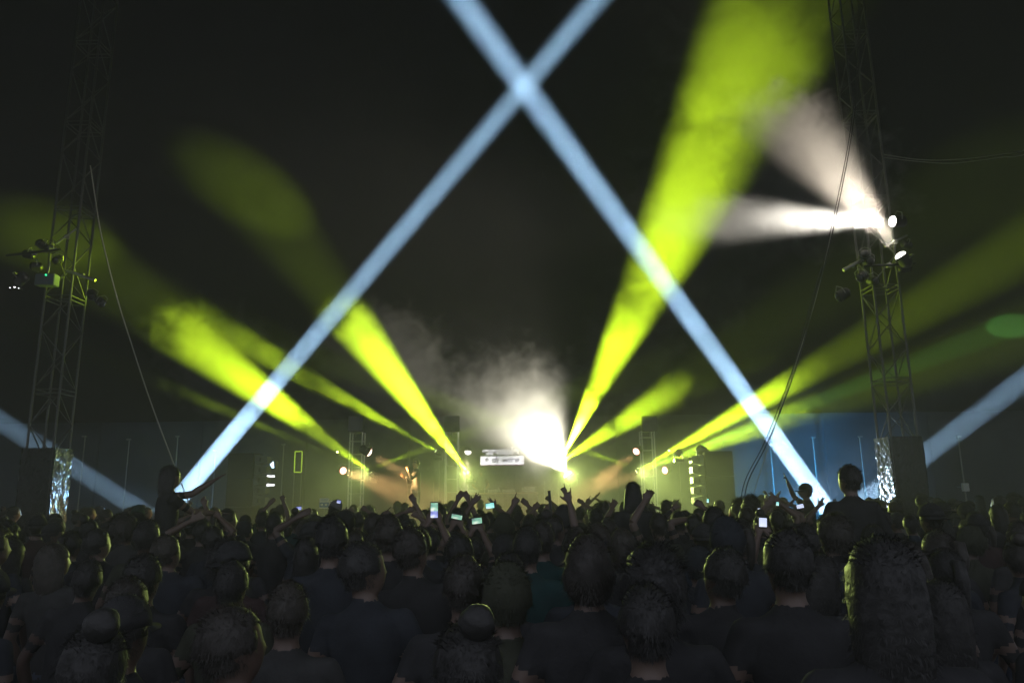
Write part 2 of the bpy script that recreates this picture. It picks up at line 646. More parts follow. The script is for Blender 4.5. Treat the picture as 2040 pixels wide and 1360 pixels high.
for i, (a, ya, b, yb, ang, w, col) in enumerate(PARS):
    pa = P(*a, ya)
    pb = P(*b, yb)
    d = (pb - pa).normalized()
    o = par_can(pa - d * PS[i] * .6, pb, PS[i], PL[i], 'lens_r' if i in (0, 1, 4, 5) else ('lens_w' if i in (2, 3, 6, 7, 8) else 'lens_dim'),
                group='par cans round the stage' if i < 6 or i == 8 else 'lamps on the masts')

# visible glowing lens faces: round lamps that look towards the crowd
# blinders
for i, (a, ya) in enumerate(BLINDERS):  # the third cluster is an added one
    p = P(*a, ya)
    root = tag(empty('blinder_light', p), ['unlit four lamp cluster above the left tower', 'unlit four lamp cluster above the tower left of the screen', 'added unlit four lamp cluster above the tower right of the screen'][i], 'stage light', 'blinders above the towers')
    bx('housing', (0, .1, 0), (.5, .12, .5), M['black'], root, .01)
    for x in (-.12, .12):
        for z in (-.12, .12):
            bm = bmesh.new()
            cyl(bm, (0, 0, 0), .095, .03, 16, .07, 'Y')
            finish(bm, 'lens', M['lens_dim'], root, (x, .025, z))
    bar('stem', (0, .1, -.25), (0, .1, -.42), .02, M['steel'], root)


# ------------------------------------------------------------------ stage towers (ladder trusses)
def tower(px, ytop, label, w=.40, dep=.42, Y=24.15, zb=1.09):
    c = P(px, 950, Y)
    zt = P(px, ytop, Y).z
    root = tag(empty('truss_tower', (c.x, Y, zb)), label, 'truss tower', 'aluminium truss towers on the stage')
    H = zt - zb
    for x in (-w / 2, w / 2):
        for y in (0, dep):
            bar('upright', (x, y, 0), (x, y, H), .025, M['alu'], root, 10)
    z = .12
    while z <= H + .01:
        for y in (0, dep):
            bar('rung', (-w / 2, y, z), (w / 2, y, z), .011, M['alu'], root, 6)
        for x in (-w / 2, w / 2):
            bar('side_rung', (x, 0, z + .0), (x, dep, z + .0), .011, M['alu'], root, 6)
        z += .42
    for x in (-w / 2, w / 2):
        bar('rung', (x, 0, H - .02), (x, dep, H - .02), .014, M['alu'], root, 6)
    for y in (0, dep):
        bar('rung', (-w / 2, y, H - .02), (w / 2, y, H - .02), .014, M['alu'], root, 6)
    bx('foot_plate', (0, dep / 2, .01), (w + .25, dep + .2, .02), M['steel'], root)
    return root


tower(707, 860, 'aluminium ladder truss tower lit amber and green left of the performer')
tower(899, 860, 'aluminium ladder truss tower between the performer and the screen')
tower(1295, 857, 'hazy aluminium truss tower right of the screen')
# booms carrying the pars beside the towers
for px0, px1, py, lab in [(728, 742, 892, 'short boom arm holding the amber lamp right of the left tower'), (684, 697, 925, 'short boom arm holding the amber lamp left of the left tower'),
                          (1264, 1283, 888, 'short boom arm holding the amber lamp left of the right tower'), (1308, 1322, 925, 'short boom arm holding the amber lamp right of the right tower'),
                          (915, 934, 890, 'short boom arm holding the pale lamp beside the screen')]:
    a = P(px0, py, 24.15)
    b = P(px1, py - 3, 20.1) if px1 == 742 else P(px1, py, 24.15)
    r = tag(empty('boom_arm', a), lab, 'boom arm')
    bar('tube', (0, 0, 0), b - a, .018, M['steel'], r)
    bar('drop', b - a, b - a + Vector((0, 0, -.13)), .012, M['steel'], r)

# thin poles at the back of the stage
for px, y0, y1, Yp, lab in [(864, 960, 1010, 25, 'thin black stand behind the performer'), (875, 925, 1010, 26, 'tall thin stand behind the performer, right of the short one'),
                            (1084, 955, 1010, 26.5, 'thin pole right of the desk in the glare'), (1112, 955, 1010, 26.5, 'thin pole between the desk and the raised horn hand'),
                            (1352, 905, 1010, 25, 'thin pole left of the right speaker stack'), (1372, 900, 1010, 25.5, 'taller thin pole beside the right speaker stack')]:
    a = P(px, y0, Yp)
    r = tag(empty('pole_stand', (a.x, Yp, 1.09)), lab, 'stand')
    bar('tube', (0, 0, 0), (0, 0, a.z - 1.09), .018, M['steel'], r)
    bar('foot', (-.2, 0, .01), (.2, 0, .01), .012, M['steel'], r)
    bar('foot', (0, -.2, .01), (0, .2, .01), .012, M['steel'], r)

# ------------------------------------------------------------------ LED screen with the act's name
YS = 28.0
sc = P(1000, 910, YS)
scr = tag(empty('led_screen', sc), 'lit screen with white and violet lettering behind the desk', 'screen')
bx('screen_panel', (.30, .06, .05), (2.9, .08, 1.25), M['screen'], scr, .01)


def text_mesh(body, size, name, m, parent, loc, shear=0, offset=0, ext=.004, wide=1.0):
    cu = bpy.data.curves.new(name, 'FONT')
    cu.body = body
    cu.size = size
    cu.shear = shear
    cu.offset = offset
    cu.extrude = ext
    t = bpy.data.objects.new(name, cu)
    C.objects.link(t)
    bpy.context.view_layer.update()
    me = bpy.data.meshes.new_from_object(t.evaluated_get(bpy.context.evaluated_depsgraph_get()))
    bpy.data.objects.remove(t)
    me.name = name
    me.materials.clear()
    me.materials.append(m)
    o = link(name, me, parent, loc, (R(90), 0, 0))
    o.scale = (wide, 1, 1)
    return o


x0 = P(958, 900, YS).x - sc.x
zt = P(958, 905, YS).z - sc.z
text_mesh('example', .36, 'lettering', M['scr_white'], scr, (x0 + .05, -.005, zt - .005), 0, .017, .006, 1.12)
text_mesh('example', .36, 'lettering', M['scr_violet'], scr, (x0 + .05, -.02, zt - .005), 0, -.004, .003, 1.12)
z0 = P(958, 926, YS).z - sc.z
bx('caption_box', (x0 + .80, -.005, z0 + .165), (1.62, .02, .31), M['scr_white'], scr, .004)
bx('caption_edge', (x0 + .80, -.006, z0 - .008), (1.62, .018, .022), M['scr_pink'], scr, .002)
text_mesh('+ dj wire', .30, 'lettering', M['scr_violet'], scr, (x0 + .07, -.03, z0 + .095), .3, .004, .003, 1.22)

# ------------------------------------------------------------------ desk and what stands on it
YD = 26.5
d0 = P(924, 981, YD)
d1 = P(1072, 978, YD)
ztop = 2.04
dx = (d0.x + d1.x) / 2
dw = d1.x - d0.x
desk = tag(empty('performance_desk', (dx, YD, 1.09)), 'long pale topped desk with a dark cloth front under the screen', 'desk')
bx('desk_top', (0, 0, ztop - 1.09 - .03), (dw, .8, .05), M['wood'], desk, .006)
bm = bmesh.new()
n = 90
pr = []
for j in range(3):
    z = (ztop - 1.09 - .06) * j / 2
    pr.append([bm.verts.new((-dw / 2 + .02 + (dw - .04) * i / n, -.37 + .016 * math.sin(i * 1.15) * (1.2 - j * .5), z)) for i in range(n + 1)])
for j in range(2):
    for i in range(n):
        bm.faces.new((pr[j][i], pr[j][i + 1], pr[j + 1][i + 1], pr[j + 1][i]))
bmesh.ops.solidify(bm, geom=list(bm.faces), thickness=.004)
finish(bm, 'cloth_front', M['cloth'], desk, smooth=True)
for x in (-dw / 2 + .08, dw / 2 - .08):
    for y in (-.3, .34):
        bar('leg', (x, y, 0), (x, y, ztop - 1.09 - .05), .025, M['steel'], desk)


def turntable(px, lab):
    a = P(px, 975, YD)
    r = tag(empty('turntable', (a.x, YD - .05, ztop)), lab, 'turntable', 'turntables on the desk')
    bx('plinth', (0, 0, .055), (.46, .36, .09), M['silver'], r, .01)
    bm = bmesh.new()
    cyl(bm, (-.04, 0, .11), .15, .02, 24)
    finish(bm, 'platter', M['black'], r)
    bm = bmesh.new()
    tube(bm, [(.17, .12, .13), (.17, -.05, .13), (.11, -.11, .125)], .008, 6)
    finish(bm, 'tone_arm', M['alu'], r)


turntable(942, 'silver turntable at the left end of the desk')
turntable(984, 'silver turntable right of the standing man at the desk')
turntable(1013, 'silver turntable in the middle of the desk')
a = P(1055, 975, YD)
r = tag(empty('equipment_case', (a.x, YD, ztop)), 'open pale equipment case at the right end of the desk', 'case')
for c, s in [((0, 0, .01), (.42, .36, .02)), ((0, .17, .1), (.42, .02, .18)), ((-.2, 0, .09), (.02, .36, .16)), ((.2, 0, .09), (.02, .36, .16)), ((0, -.17, .05), (.42, .02, .08))]:
    bx('panel', c, s, M['silver'], r, .003)
a = P(963, 975, YD)
r = tag(empty('dj_mixer', (a.x, YD - .1, ztop)), 'small dark sound mixer between two turntables', 'mixer')
bx('case', (0, 0, .05), (.32, .36, .1), M['plastic'], r, .008)
for q in range(6):
    bm = bmesh.new()
    cyl(bm, (-.11 + .044 * q, -.1 + .08 * (q % 3), .11), .013, .025, 10)
    finish(bm, 'knob', M['silver'], r)


def bottle(px, lab, h=.22, dy=-.25):
    a = P(px, 975, YD)
    bm = bmesh.new()
    tube(bm, [(0, 0, 0), (0, 0, h * .65), (0, 0, h * .8), (0, 0, h * .93)], [.035, .035, .014, .013], 12)
    o = finish(bm, 'bottle', M['bottle'], None, (a.x, YD + dy, ztop), smooth=True)
    tag(o, lab, 'bottle', 'bottles on the desk')
    bm = bmesh.new()
    cyl(bm, (0, 0, h * .96), .016, h * .07, 10)
    finish(bm, 'bottle_cap', M['led'] if False else M['poster'], o)


bottle(933, 'tall pale bottle at the left end of the desk', .33)
bottle(966, 'clear bottle on the desk below the standing man', .26)
bottle(994, 'small clear bottle near the middle of the desk', .18)
bottle(1041, 'small clear bottle left of the open case', .16)


# ------------------------------------------------------------------ speaker stacks
def line_element(root, x, z, ang, s=1):
    bm = bmesh.new()
    w, h, d = .34 * s, .283 * s, .36 * s
    for (yy, hh, ww) in ((0, h / 2, w / 2), (d, h * .32, w * .42)):
        pass
    v = [bm.verts.new(p) for p in [(-w / 2, 0, -h / 2), (w / 2, 0, -h * .30), (w / 2, 0, h * .30), (-w / 2, 0, h / 2),
                                   (-w / 2, d, -h / 2), (w / 2, d, -h * .30), (w / 2, d, h * .30), (-w / 2, d, h / 2)]]
    for f in [(0, 1, 2, 3), (7, 6, 5, 4), (0, 4, 5, 1), (1, 5, 6, 2), (2, 6, 7, 3), (3, 7, 4, 0)]:
        bm.faces.new([v[q] for q in f])
    e = finish(bm, 'array_cabinet', M['horn'], root, (x, 0, z), (0, ang, 0), bevel=.006)
    bm = bmesh.new()
    tube(bm, [(-.02, -.004, -.055 * s), (-.02, -.006, .055 * s)], [.032 * s, .032 * s], 8)
    finish(bm, 'horn_slot', M['black'], e)
    return e


def stack(px0, px1, ytop, Y, label, inner, elems, ypx):
    a = P(px0, ytop, Y)
    b = P(px1, ytop, Y)
    w = b.x - a.x
    H = a.z - 1.0
    root = tag(empty('speaker_stack', ((a.x + b.x) / 2, Y, 0)), label, 'speaker stack', 'black speaker stacks beside the stage')
    bx('riser', (0, .4, .5), (w + .1, .9, 1.0), M['box'], root, .01)
    n = 3
    for k in range(n):
        c = bx('cabinet', (0, .4, 1.0 + H / n * (k + .5)), (w, .8, H / n - .012), M['box'], root, .012)
        bx('grille', (0, -.405, 0), (w - .07, .012, H / n - .09), M['grille'], c, .003)
        for s in (-1, 1):
            bx('grip', (s * (w / 2 + .003), -.1, 0), (.012, .16, .05), M['plastic'], c, .002)
    for q in range(elems):
        p = P(px1 if inner > 0 else px0, ypx + q * 20.5, Y)
        e = line_element(root, inner * (w / 2 + .20), p.z, 0)
        if inner < 0:
            e.rotation_euler = (0, 0, 0)
            e.scale = (-1, 1, 1)
    return root


stack(455, 506, 902, 20.5, 'tall black speaker stack left of the stage with pale wedge cabinets on its right', 1, 5, 915)
stack(1404, 1459, 898, 20.5, 'tall black speaker stack right of the stage before the blue wall', -1, 5, 915)
# lamps on top of the right stack
p = P(1354, 899, 21)
r = moving_head(p + Vector((0, 0, .02)), p + Vector((.2, -1, .6)), 'dark unlit moving lamp crossing the yellow beam left of the right stack', 'lens_dim', size=.085)
p = P(1390, 893, 20.8)
r = moving_head(p, p + Vector((-1, -.3, .4)), 'dark unlit moving lamp on top of the right stack', 'lens_dim', size=.12)
# small white rig bits left of the stage
p = P(538, 957, 21)
r = tag(empty('bracket_lamp', p), 'small bright white bracket shaped lamp right of the left speaker stack', 'lamp')
bx('back_bar', (-.06, 0, 0), (.05, .05, .30), M['led'], r, .004)
bx('arm', (.04, 0, .12), (.16, .05, .05), M['led'], r, .004)
bx('arm', (.04, 0, -.12), (.16, .05, .05), M['led'], r, .004)
p = P(542, 926, 21)
r = tag(empty('flag_lamp', p), 'small pale blue lamp face above the white bracket lamp', 'lamp')
bm = bmesh.new()
v = [bm.verts.new(q) for q in [(-.06, 0, .02), (.02, 0, .10), (.05, 0, -.08), (.0, 0, -.08), (-.06, .04, .02), (.02, .04, .10), (.05, .04, -.08), (.0, .04, -.08)]]
for f in [(0, 1, 2, 3), (7, 6, 5, 4), (0, 4, 5, 1), (1, 5, 6, 2), (2, 6, 7, 3), (3, 7, 4, 0)]:
    bm.faces.new([v[q] for q in f])
finish(bm, 'lamp_face', M['lens_b'], r)
bx('lamp_body', (.03, .12, 0), (.16, .14, .2), M['black'], r, .01)

# upright tube frame; the green light it catches is put in as glow
a = P(588, 899, 22.5)
b = P(602, 899, 22.5)
zmid = P(595, 940, 22.5).z
r = tag(empty('tube_frame', (a.x, 22.5, 1.09)), 'narrow upright rectangular frame with yellow green light painted in as glow left of the left tower', 'frame')
M['lit_tube'] = mat('green_lit_tube', (.6, .9, .1), .4, emit=(.42, .62, .04), es=.9)
wf = b.x - a.x
zt_ = a.z - 1.09
zm = zmid - 1.09
for (p0, p1, m) in [((0, 0, zm), (0, 0, zt_), 'lit_tube'), ((wf, 0, zm), (wf, 0, zt_), 'lit_tube'), ((0, 0, zt_), (wf, 0, zt_), 'lit_tube'), ((0, 0, zm), (wf, 0, zm), 'lit_tube'),
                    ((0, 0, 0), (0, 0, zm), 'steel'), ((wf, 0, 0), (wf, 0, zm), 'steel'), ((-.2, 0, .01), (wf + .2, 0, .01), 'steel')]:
    o = bar('tube' if m == 'lit_tube' else 'stand_tube', p0, p1, .015, M[m], r)
spot(P(866, 897, 24.6), P(595, 920, 22.5), 6, 500, GREEN, .7)  # added spot that greens the frame

# notice boards near the left tower
for px, py, w, h, blue, lab in [(646, 1002, .26, .27, True, 'white and blue printed board held up left of the left tower'), (661, 1004, .17, .2, False, 'smaller white printed board beside the blue one')]:
    p = P(px, py, 20)
    r = tag(empty('printed_board', p), lab, 'board', 'printed boards at the stage edge')
    bx('panel', (0, 0, 0), (w, .02, h), M['poster'], r, .003)
    if blue:
        bx('print_band', (0, -.012, -.04), (w * .95, .004, .13), M['poster_b'], r, .001)
        for q in (-.06, .05):
            bm = bmesh.new()
            tube(bm, [(q, -.016, -.06), (q, -.018, -.06 + .05)], [.03, .03], 10)
            finish(bm, 'print_mark', M['poster'], r)
        for q in range(2):
            bx('print_line', (0, -.012, .07 + .03 * q), (w * .75, .004, .012), M['poster_b'], r, .001)
    else:
        for q in range(4):
            bx('print_line', (0, -.012, -.06 + .04 * q), (w * .7, .004, .014), M['plastic'], r, .001)
    bar('stake', (0, .02, -h / 2), (0, .02, -p.z + 1.09 if False else -1.2), .012, M['steel'], r)

# ------------------------------------------------------------------ rigs half way up the masts
def rig_tube(cx, Y, z, dx, dz, label, m, r=.028, dy=0):
    root = tag(empty('rig_tube', (cx, Y, z)), label, 'pipe', 'clamped pipes on the masts')
    bar('tube', (-dx / 2, -dy / 2, -dz / 2), (dx / 2, dy / 2, dz / 2), r, M[m], root)
    bx('clamp', (0, .03, 0), (.09, .07, .09), M['steel'], root, .006)
    return root


pz = P(160, 548, 14.9)
rig_tube(pz.x, 14.93, pz.z, .62, -.22, 'thick pipe catching green light at the right of the left mast rig', 'alu', .032)
pz = P(130, 470, 14.9)
rig_tube(pz.x, 14.93, pz.z, .40, .34, 'tilted pipe catching green light above the left mast rig', 'alu', .02)
pz = P(85, 512, 14.9)
rig_tube(pz.x, 14.6, pz.z, 1.1, .12, 'long dark pipe reaching left from the left mast', 'black', .028)
pz = P(1700, 527, 14.9)
rig_tube(pz.x, 14.93, pz.z, .42, .22, 'thick pipe catching green light at the left of the right mast rig', 'alu', .04)
pz = P(1765, 532, 14.9)
rig_tube(pz.x, 14.75, pz.z, 1.1, .04, 'long dark pipe running across the right mast rig', 'black', .028)
pz = P(1785, 480, 14.9)
rig_tube(pz.x, 14.9, pz.z, .5, .25, 'short pipe holding the lower white lamp of the right mast', 'steel', .022)

RIGL = [(48, 505, 'black par can at the upper left of the left mast rig', (-1, -.3, .2)), (62, 530, 'black par can in the middle left of the left mast rig', (-.8, -.6, -.1)),
        (92, 495, 'black par can in the upper middle of the left mast rig', (-.5, -1, -.2)), (112, 520, 'black par can hard against the left mast', (.2, -1, -.6)),
        (76, 482, 'highest black par can of the left mast rig', (-.3, -1, .4)), (183, 592, 'black par can hanging lowest right of the left mast', (.5, -.6, -.8)),
        (205, 606, 'small black par can furthest right of the left mast', (.8, -.3, -.7))]
for px, py, lab, d in RIGL:
    a = P(px, py, 14.7)
    par_can(a, a + Vector(d), .085, lab, 'lens_dim', False, 'spotlight', 'dark par cans on the left mast')
RIGR = [(1722, 505, 'black par can in the upper left of the right mast rig', (-.6, -1, .1)), (1745, 560, 'black par can under the long pipe of the right mast', (.2, -1, -.4)),
        (1712, 555, 'black par can below the green lit pipe of the right mast', (-.8, -.4, -.6)), (1812, 533, 'black par can at the right end of the right mast rig', (1, -.3, .1)),
        (1735, 520, 'black par can against the front of the right mast', (0, -1, -.3))]
for px, py, lab, d in RIGR:
    a = P(px, py, 14.7)
    par_can(a, a + Vector(d), .095, lab, 'lens_dim', False, 'spotlight', 'dark par cans on the right mast')
# grey control box with its green lamp
p = P(88, 556, 14.6)
r = tag(empty('dimmer_box', p), 'grey metal control box with a green lamp on the left mast rig', 'control box')
M['greybox'] = mat('grey_paint', (.14, .17, .17), .5)
bx('case', (0, .1, 0), (.40, .2, .24), M['greybox'], r, .01)
bm = bmesh.new()
cyl(bm, (.03, -.008, .09), .016, .02, 10, None, 'Y')
finish(bm, 'indicator', M['led_green'], r)
bar('strap', (0, .1, .12), (.02, .1, .42), .012, M['steel'], r)
# tiny glints: indicator lamps on the rig
for px, py, w in [(20, 573, .022), (29, 572, .034), (37, 574, .02)]:
    p = P(px, py, 14.45)
    o = tag(empty('indicator_lamp', p), {20: 'leftmost glowing white dot at the end of the left mast rig', 29: 'middle and biggest glowing dot at the end of the left mast rig', 37: 'rightmost glowing dot at the end of the left mast rig'}[px], 'lamp')
    bx('lamp_face', (0, 0, 0), (w, .03, w * .6), M['led'], o, .006)
    bx('lamp_body', (0, .06, 0), (w + .03, .09, w), M['black'], o, .006)

# a small box hanging on its wire right of the right mast
p = P(1923, 970, 24.5)
r = tag(empty('hanging_box', p), 'small pale box fixed low on the wall pole far right', 'box')
bx('case', (0, 0, 0), (.20, .12, .26), M['poster'], r, .01)
bar('bracket', (0, .06, 0), (0, .46, 0), .02, M['steel'], r)


# ------------------------------------------------------------------ ropes and cables
def rope(pts, r, m, label, cat):
    bm = bmesh.new()
    P3 = [Vector(p) for p in pts]
    c0 = P3[0].copy()
    # catmull-rom
    out = []
    Q = [P3[0]] + P3 + [P3[-1]]
    for i in range(1, len(Q) - 2):
        for t in range(8):
            t /= 8
            p0, p1, p2, p3 = Q[i - 1:i + 3]
            out.append(.5 * ((2 * p1) + (-p0 + p2) * t + (2 * p0 - 5 * p1 + 4 * p2 - p3) * t * t + (-p0 + 3 * p1 - 3 * p2 + p3) * t ** 3))
    out.append(Q[-1])
    tube(bm, [q - c0 for q in out], r, 6)
    o = finish(bm, 'cable' if cat == 'cable' else 'guy_rope', M[m], None, c0, smooth=True)
    tag(o, label, cat)
    return o


RC = [(1700, -330), (1712, -100), (1712, 100), (1698, 260), (1657, 470), (1622, 600), (1590, 720), (1556, 815), (1525, 890), (1490, 960), (1478, 1030)]
rope([P(x, y, 12.6) for x, y in RC], .0095, 'cable', 'dark hanging cable crossing the blue shaft, right strand of the twin', 'cable')
rope([P(x - 4 - (y - 300) * .004, y, 12.7) for x, y in RC], .0085, 'cable', 'dark hanging cable crossing the blue shaft, left strand of the twin', 'cable')
rope([P(x, y, 15.0) for x, y in [(1690, 300), (1655, 470), (1634, 560), (1612, 640), (1580, 740), (1540, 860), (1490, 1020)]], .009, 'rope', 'thin rope catching yellow light left of the right mast', 'rope')
rope([P(x, y, 14.0) for x, y in [(180, 330), (198, 448), (214, 520), (235, 600), (257, 670), (300, 800), (360, 960), (400, 1060)]], .013, 'rope', 'taut rope catching green light just right of the left mast', 'rope')
rope([P(x, y, 15.2) for x, y in [(1762, 308), (1830, 318), (1900, 318), (1990, 308), (2080, 290), (2500, 180)]], .012, 'rope', 'thin rope running right from high on the right mast', 'rope')
rope([P(x, y, 15.2) for x, y in [(1762, 314), (1830, 322), (1900, 325), (1990, 314), (2080, 300), (2500, 200)]], .010, 'rope', 'lower of two thin ropes running right from the right mast', 'rope')
spot(P(866, 897, 24.6), P(228, 560, 14.0), 5.5, 5000, GREEN, .8)  # added green spot to light the taut rope


# ------------------------------------------------------------------ PEOPLE
def hand_prims(add, wrist, d, n, shape, s):
    """palm and five fingers; d points to the fingers, n out of the back of the hand, s = +1 / -1 side of the thumb"""
    d = d.normalized()
    n = (n - d * n.dot(d)).normalized()
    sd = d.cross(n) * s
    add([wrist - d * .02, wrist + d * .02, wrist + d * .06, wrist + d * .095], [.026, (.032, .017), (.042, .016), (.040, .013)], 'skin', sd)
    L = [.070, .080, .074, .058]
    for i in range(4):
        base = wrist + d * .085 + sd * (.031 - .021 * i)
        fan = sd * ((1.5 - i) * .13)
        st = {'open': 0, 'point': 0 if i == 0 else 1, 'horns': 0 if i in (0, 3) else 1, 'fist': 1, 'relax': .45, 'grip': .7, 'two': 0 if i < 2 else 1}[shape]
        p1 = base + (d + fan).normalized() * L[i] * .45
        if st == 0:
            p2 = p1 + (d + fan - n * .08).normalized() * L[i] * .35
            p3 = p2 + (d + fan - n * .15).normalized() * L[i] * .28
        elif st == 1:
            p1 = base + (d * .5 - n * .85).normalized() * L[i] * .45
            p2 = p1 + (-d * .75 - n * .5).normalized() * L[i] * .35
            p3 = p2 + (-d * .9 + n * .4).normalized() * L[i] * .22
        else:
            p1 = base + (d - n * st).normalized() * L[i] * .45
            p2 = p1 + (d * (1 - st) - n * st * 1.3).normalized() * L[i] * .35
            p3 = p2 + (d * (.6 - st) - n * 1.2 * st).normalized() * L[i] * .28
        add([base - d * .02, base, p1, p2, p3], [.0095, .0105, .0098, .009, .0072], 'skin', None)
    tb = wrist + d * .025 + sd * .026
    if shape in ('open', 'two', 'horns'):
        t1 = tb + (d * .7 + sd * .85).normalized() * .045
        t2 = t1 + (d * .9 + sd * .6).normalized() * .035
    else:
        t1 = tb + (d * .8 + sd * .4 - n * .5).normalized() * .04
        t2 = t1 + (d * .7 - sd * .3 - n * .5).normalized() * .032
    add([wrist + sd * .01, tb, t1, t2], [.014, .016, .0125, .009], 'skin', None)


def person_mesh(name, arms=(None, None), seat=False, voxel=.016, face=False, lean=0, short_sleeve=True, head_turn=0):
    """one continuous body facing +Y, 1.75 m tall. arms: (left, right) each None or
    (hand target, shape, normal). left is -x as seen from behind. head_turn in degrees."""
    bm = bmesh.new()
    tags = []

    def add(pts, rr, tg, ref=None, seg=12):
        if ref is not None:
            pts = [Vector(p) for p in pts]
            t = (pts[-1] - pts[0]).normalized()
            u = (ref - t * ref.dot(t)).normalized()
            v = t.cross(u)
            rings = []
            for p, q in zip(pts, rr):
                rx, ry = q if isinstance(q, tuple) else (q, q)
                rings.append([bm.verts.new(p + u * rx * math.cos(6.28318 * k / seg) + v * ry * math.sin(6.28318 * k / seg)) for k in range(seg)])
            for a, b in zip(rings, rings[1:]):
                for k in range(seg):
                    bm.faces.new((a[k], a[(k + 1) % seg], b[(k + 1) % seg], b[k]))
            bm.faces.new(rings[0][::-1])
            bm.faces.new(rings[-1])
            nv = seg * len(pts)
        else:
            nv = len(tube(bm, pts, rr, seg))
        tags.extend([tg] * nv)

    X = Vector((1, 0, 0))
    # trunk
    add([(0, 0, .86), (0, 0, .96), (0, -.01, 1.08), (0, .0, 1.22), (0, .0, 1.34), (0, -.005, 1.41), (0, -.008, 1.455), (0, -.005, 1.49)],
        [(.15, .11), (.168, .122), (.148, .104), (.165, .118), (.188, .115), (.178, .098), (.115, .078), (.066, .062)], 'shirt', X, 20)
    add([(0, -.004, 1.475), (0, .0, 1.51), (0, .012, 1.57)], [(.057, .057), (.054, .056), (.052, .055)], 'skin', X, 14)
    # head
    ht = Matrix.Rotation(R(head_turn), 4, 'Z')

    def hp(*v):
        return ht @ Vector(v)
    hx = ht @ X
    hc = 1.635
    prof = [(-.118, .018, .03, .035), (-.105, .026, .050, .062), (-.07, .022, .062, .085), (-.03, .014, .071, .097), (.01, .004, .076, .102), (.05, .0, .076, .1), (.085, -.004, .064, .083), (.107, -.006, .042, .054), (.117, -.006, .016, .02)]
    add([hp(0, y, hc + z) for z, y, _, _ in prof], [(a, b) for _, _, a, b in prof], 'skin', hx, 18)
    for s in (-1, 1):
        add([hp(s * .070, -.004, hc - .03), hp(s * .080, -.008, hc - .005), hp(s * .078, -.006, hc + .025)], [.010, .017, .010], 'skin', None, 8)
    add([hp(0, .098, hc + .02), hp(0, .112, hc - .005), hp(0, .122, hc - .028), hp(0, .104, hc - .037)], [.009, .011, .015, .010], 'skin', None, 8)
    add([hp(-.024, .095, hc - .062), hp(0, .103, hc - .062), hp(.024, .095, hc - .062)], [.006, .009, .006], 'lip' if face else 'skin', None, 8)
    for s in (-1, 1):
        add([hp(s * .045, .078, hc + .024), hp(s * .028, .092, hc + .029), hp(s * .014, .096, hc + .024)], [.006, .008, .006], 'hair' if face else 'skin', None, 8)
    # legs
    for s in (-1, 1):
        if seat:
            add([(s * .08, 0, .9), (s * .12, .2, .88), (s * .14, .42, .86)], [.10, .088, .068], 'trouser')
            add([(s * .14, .42, .88), (s * .13, .43, .62), (s * .12, .40, .45)], [.066, .058, .042], 'trouser')
            add([(s * .12, .38, .43), (s * .12, .46, .40), (s * .12, .54, .39)], [.04, .043, .035], 'shoe')
        else:
            add([(s * .085, 0, .92), (s * .10, .0, .72), (s * .11, .01, .49), (s * .115, -.01, .32), (s * .12, -.01, .09)], [.098, .088, .06, .06, .042], 'trouser')
            add([(s * .12, -.04, .055), (s * .12, .05, .05), (s * .125, .15, .035), (s * .125, .19, .032)], [.045, .046, .040, .025], 'shoe')
    # arms
    for s, arm in zip((-1, 1), arms):
        sh = Vector((s * .178, -.005, 1.405))
        U, Lf = .29, .27
        if arm is None:
            tgt, shape, nn = Vector((s * .25, .09, .90)), 'relax', Vector((s, 0, 0))
        else:
            tgt, shape, nn = Vector(arm[0]), arm[1], Vector(arm[2])
        v = tgt - sh
        D = min(v.length, U + Lf - .012)
        v.normalize()
        tgt = sh + v * D
        a = (U * U - Lf * Lf + D * D) / (2 * D)
        hgt = math.sqrt(max(0, U * U - a * a))
        pole = Vector((s * .7, -.25, -1.0)) if arm is None or len(arm) < 4 else Vector(arm[3])
        pole = (pole - v * pole.dot(v)).normalized()
        el = sh + v * a + pole * hgt
        sl = 'shirt'
        fo = 'skin' if short_sleeve else 'shirt'
        add([Vector((s * .10, -.005, 1.40)), sh, sh.lerp(el, .3)], [.06, .062, .054], sl)
        add([sh, sh.lerp(el, .35), sh.lerp(el, .62)], [.058, .055, .050], sl)
        add([sh.lerp(el, .5), sh.lerp(el, .85), el], [.043, .042, .039], fo)
        add([el, el.lerp(tgt, .3), el.lerp(tgt, .75), tgt], [.039, .041, .031, .026], fo)
        hand_prims(add, tgt, (tgt - el).normalized() if shape != 'grip' else (tgt - el).normalized(), nn, shape, -s if nn.y > 0 else s)
    if lean:
        rm = Matrix.Rotation(R(lean), 3, 'Y')
        for vtx in bm.verts:
            w = max(0, min(1, (vtx.co.z - .95) / .25))
            if w > 0:
                c = Vector((0, 0, 1.0))
                vtx.co = vtx.co.lerp(c + rm @ (vtx.co - c), w)
    bm.verts.ensure_lookup_table()
    kd = kdtree.KDTree(len(bm.verts))
    # denser sampling along faces is not needed: rings are close
    for i, vtx in enumerate(bm.verts):
        kd.insert(vtx.co, i)
    kd.balance()
    bmesh.ops.recalc_face_normals(bm, faces=list(bm.faces))
    me0 = bpy.data.meshes.new('tmp')
    bm.to_mesh(me0)
    bm.free()
    t = bpy.data.objects.new('tmp', me0)
    C.objects.link(t)
    md = t.modifiers.new('r', 'REMESH')
    md.mode = 'VOXEL'
    md.voxel_size = voxel
    me = bpy.data.meshes.new_from_object(t.evaluated_get(bpy.context.evaluated_depsgraph_get()))
    bpy.data.objects.remove(t)
    me.name = name
    nv_, ne_ = len(me.vertices), len(me.edges)
    co = np.empty(nv_ * 3)
    me.vertices.foreach_get('co', co)
    co = co.reshape(-1, 3)
    ed = np.empty(ne_ * 2, dtype=np.int64)
    me.edges.foreach_get('vertices', ed)
    ed = ed.reshape(-1, 2)
    deg = np.maximum(1, np.bincount(ed.ravel(), minlength=nv_))[:, None]
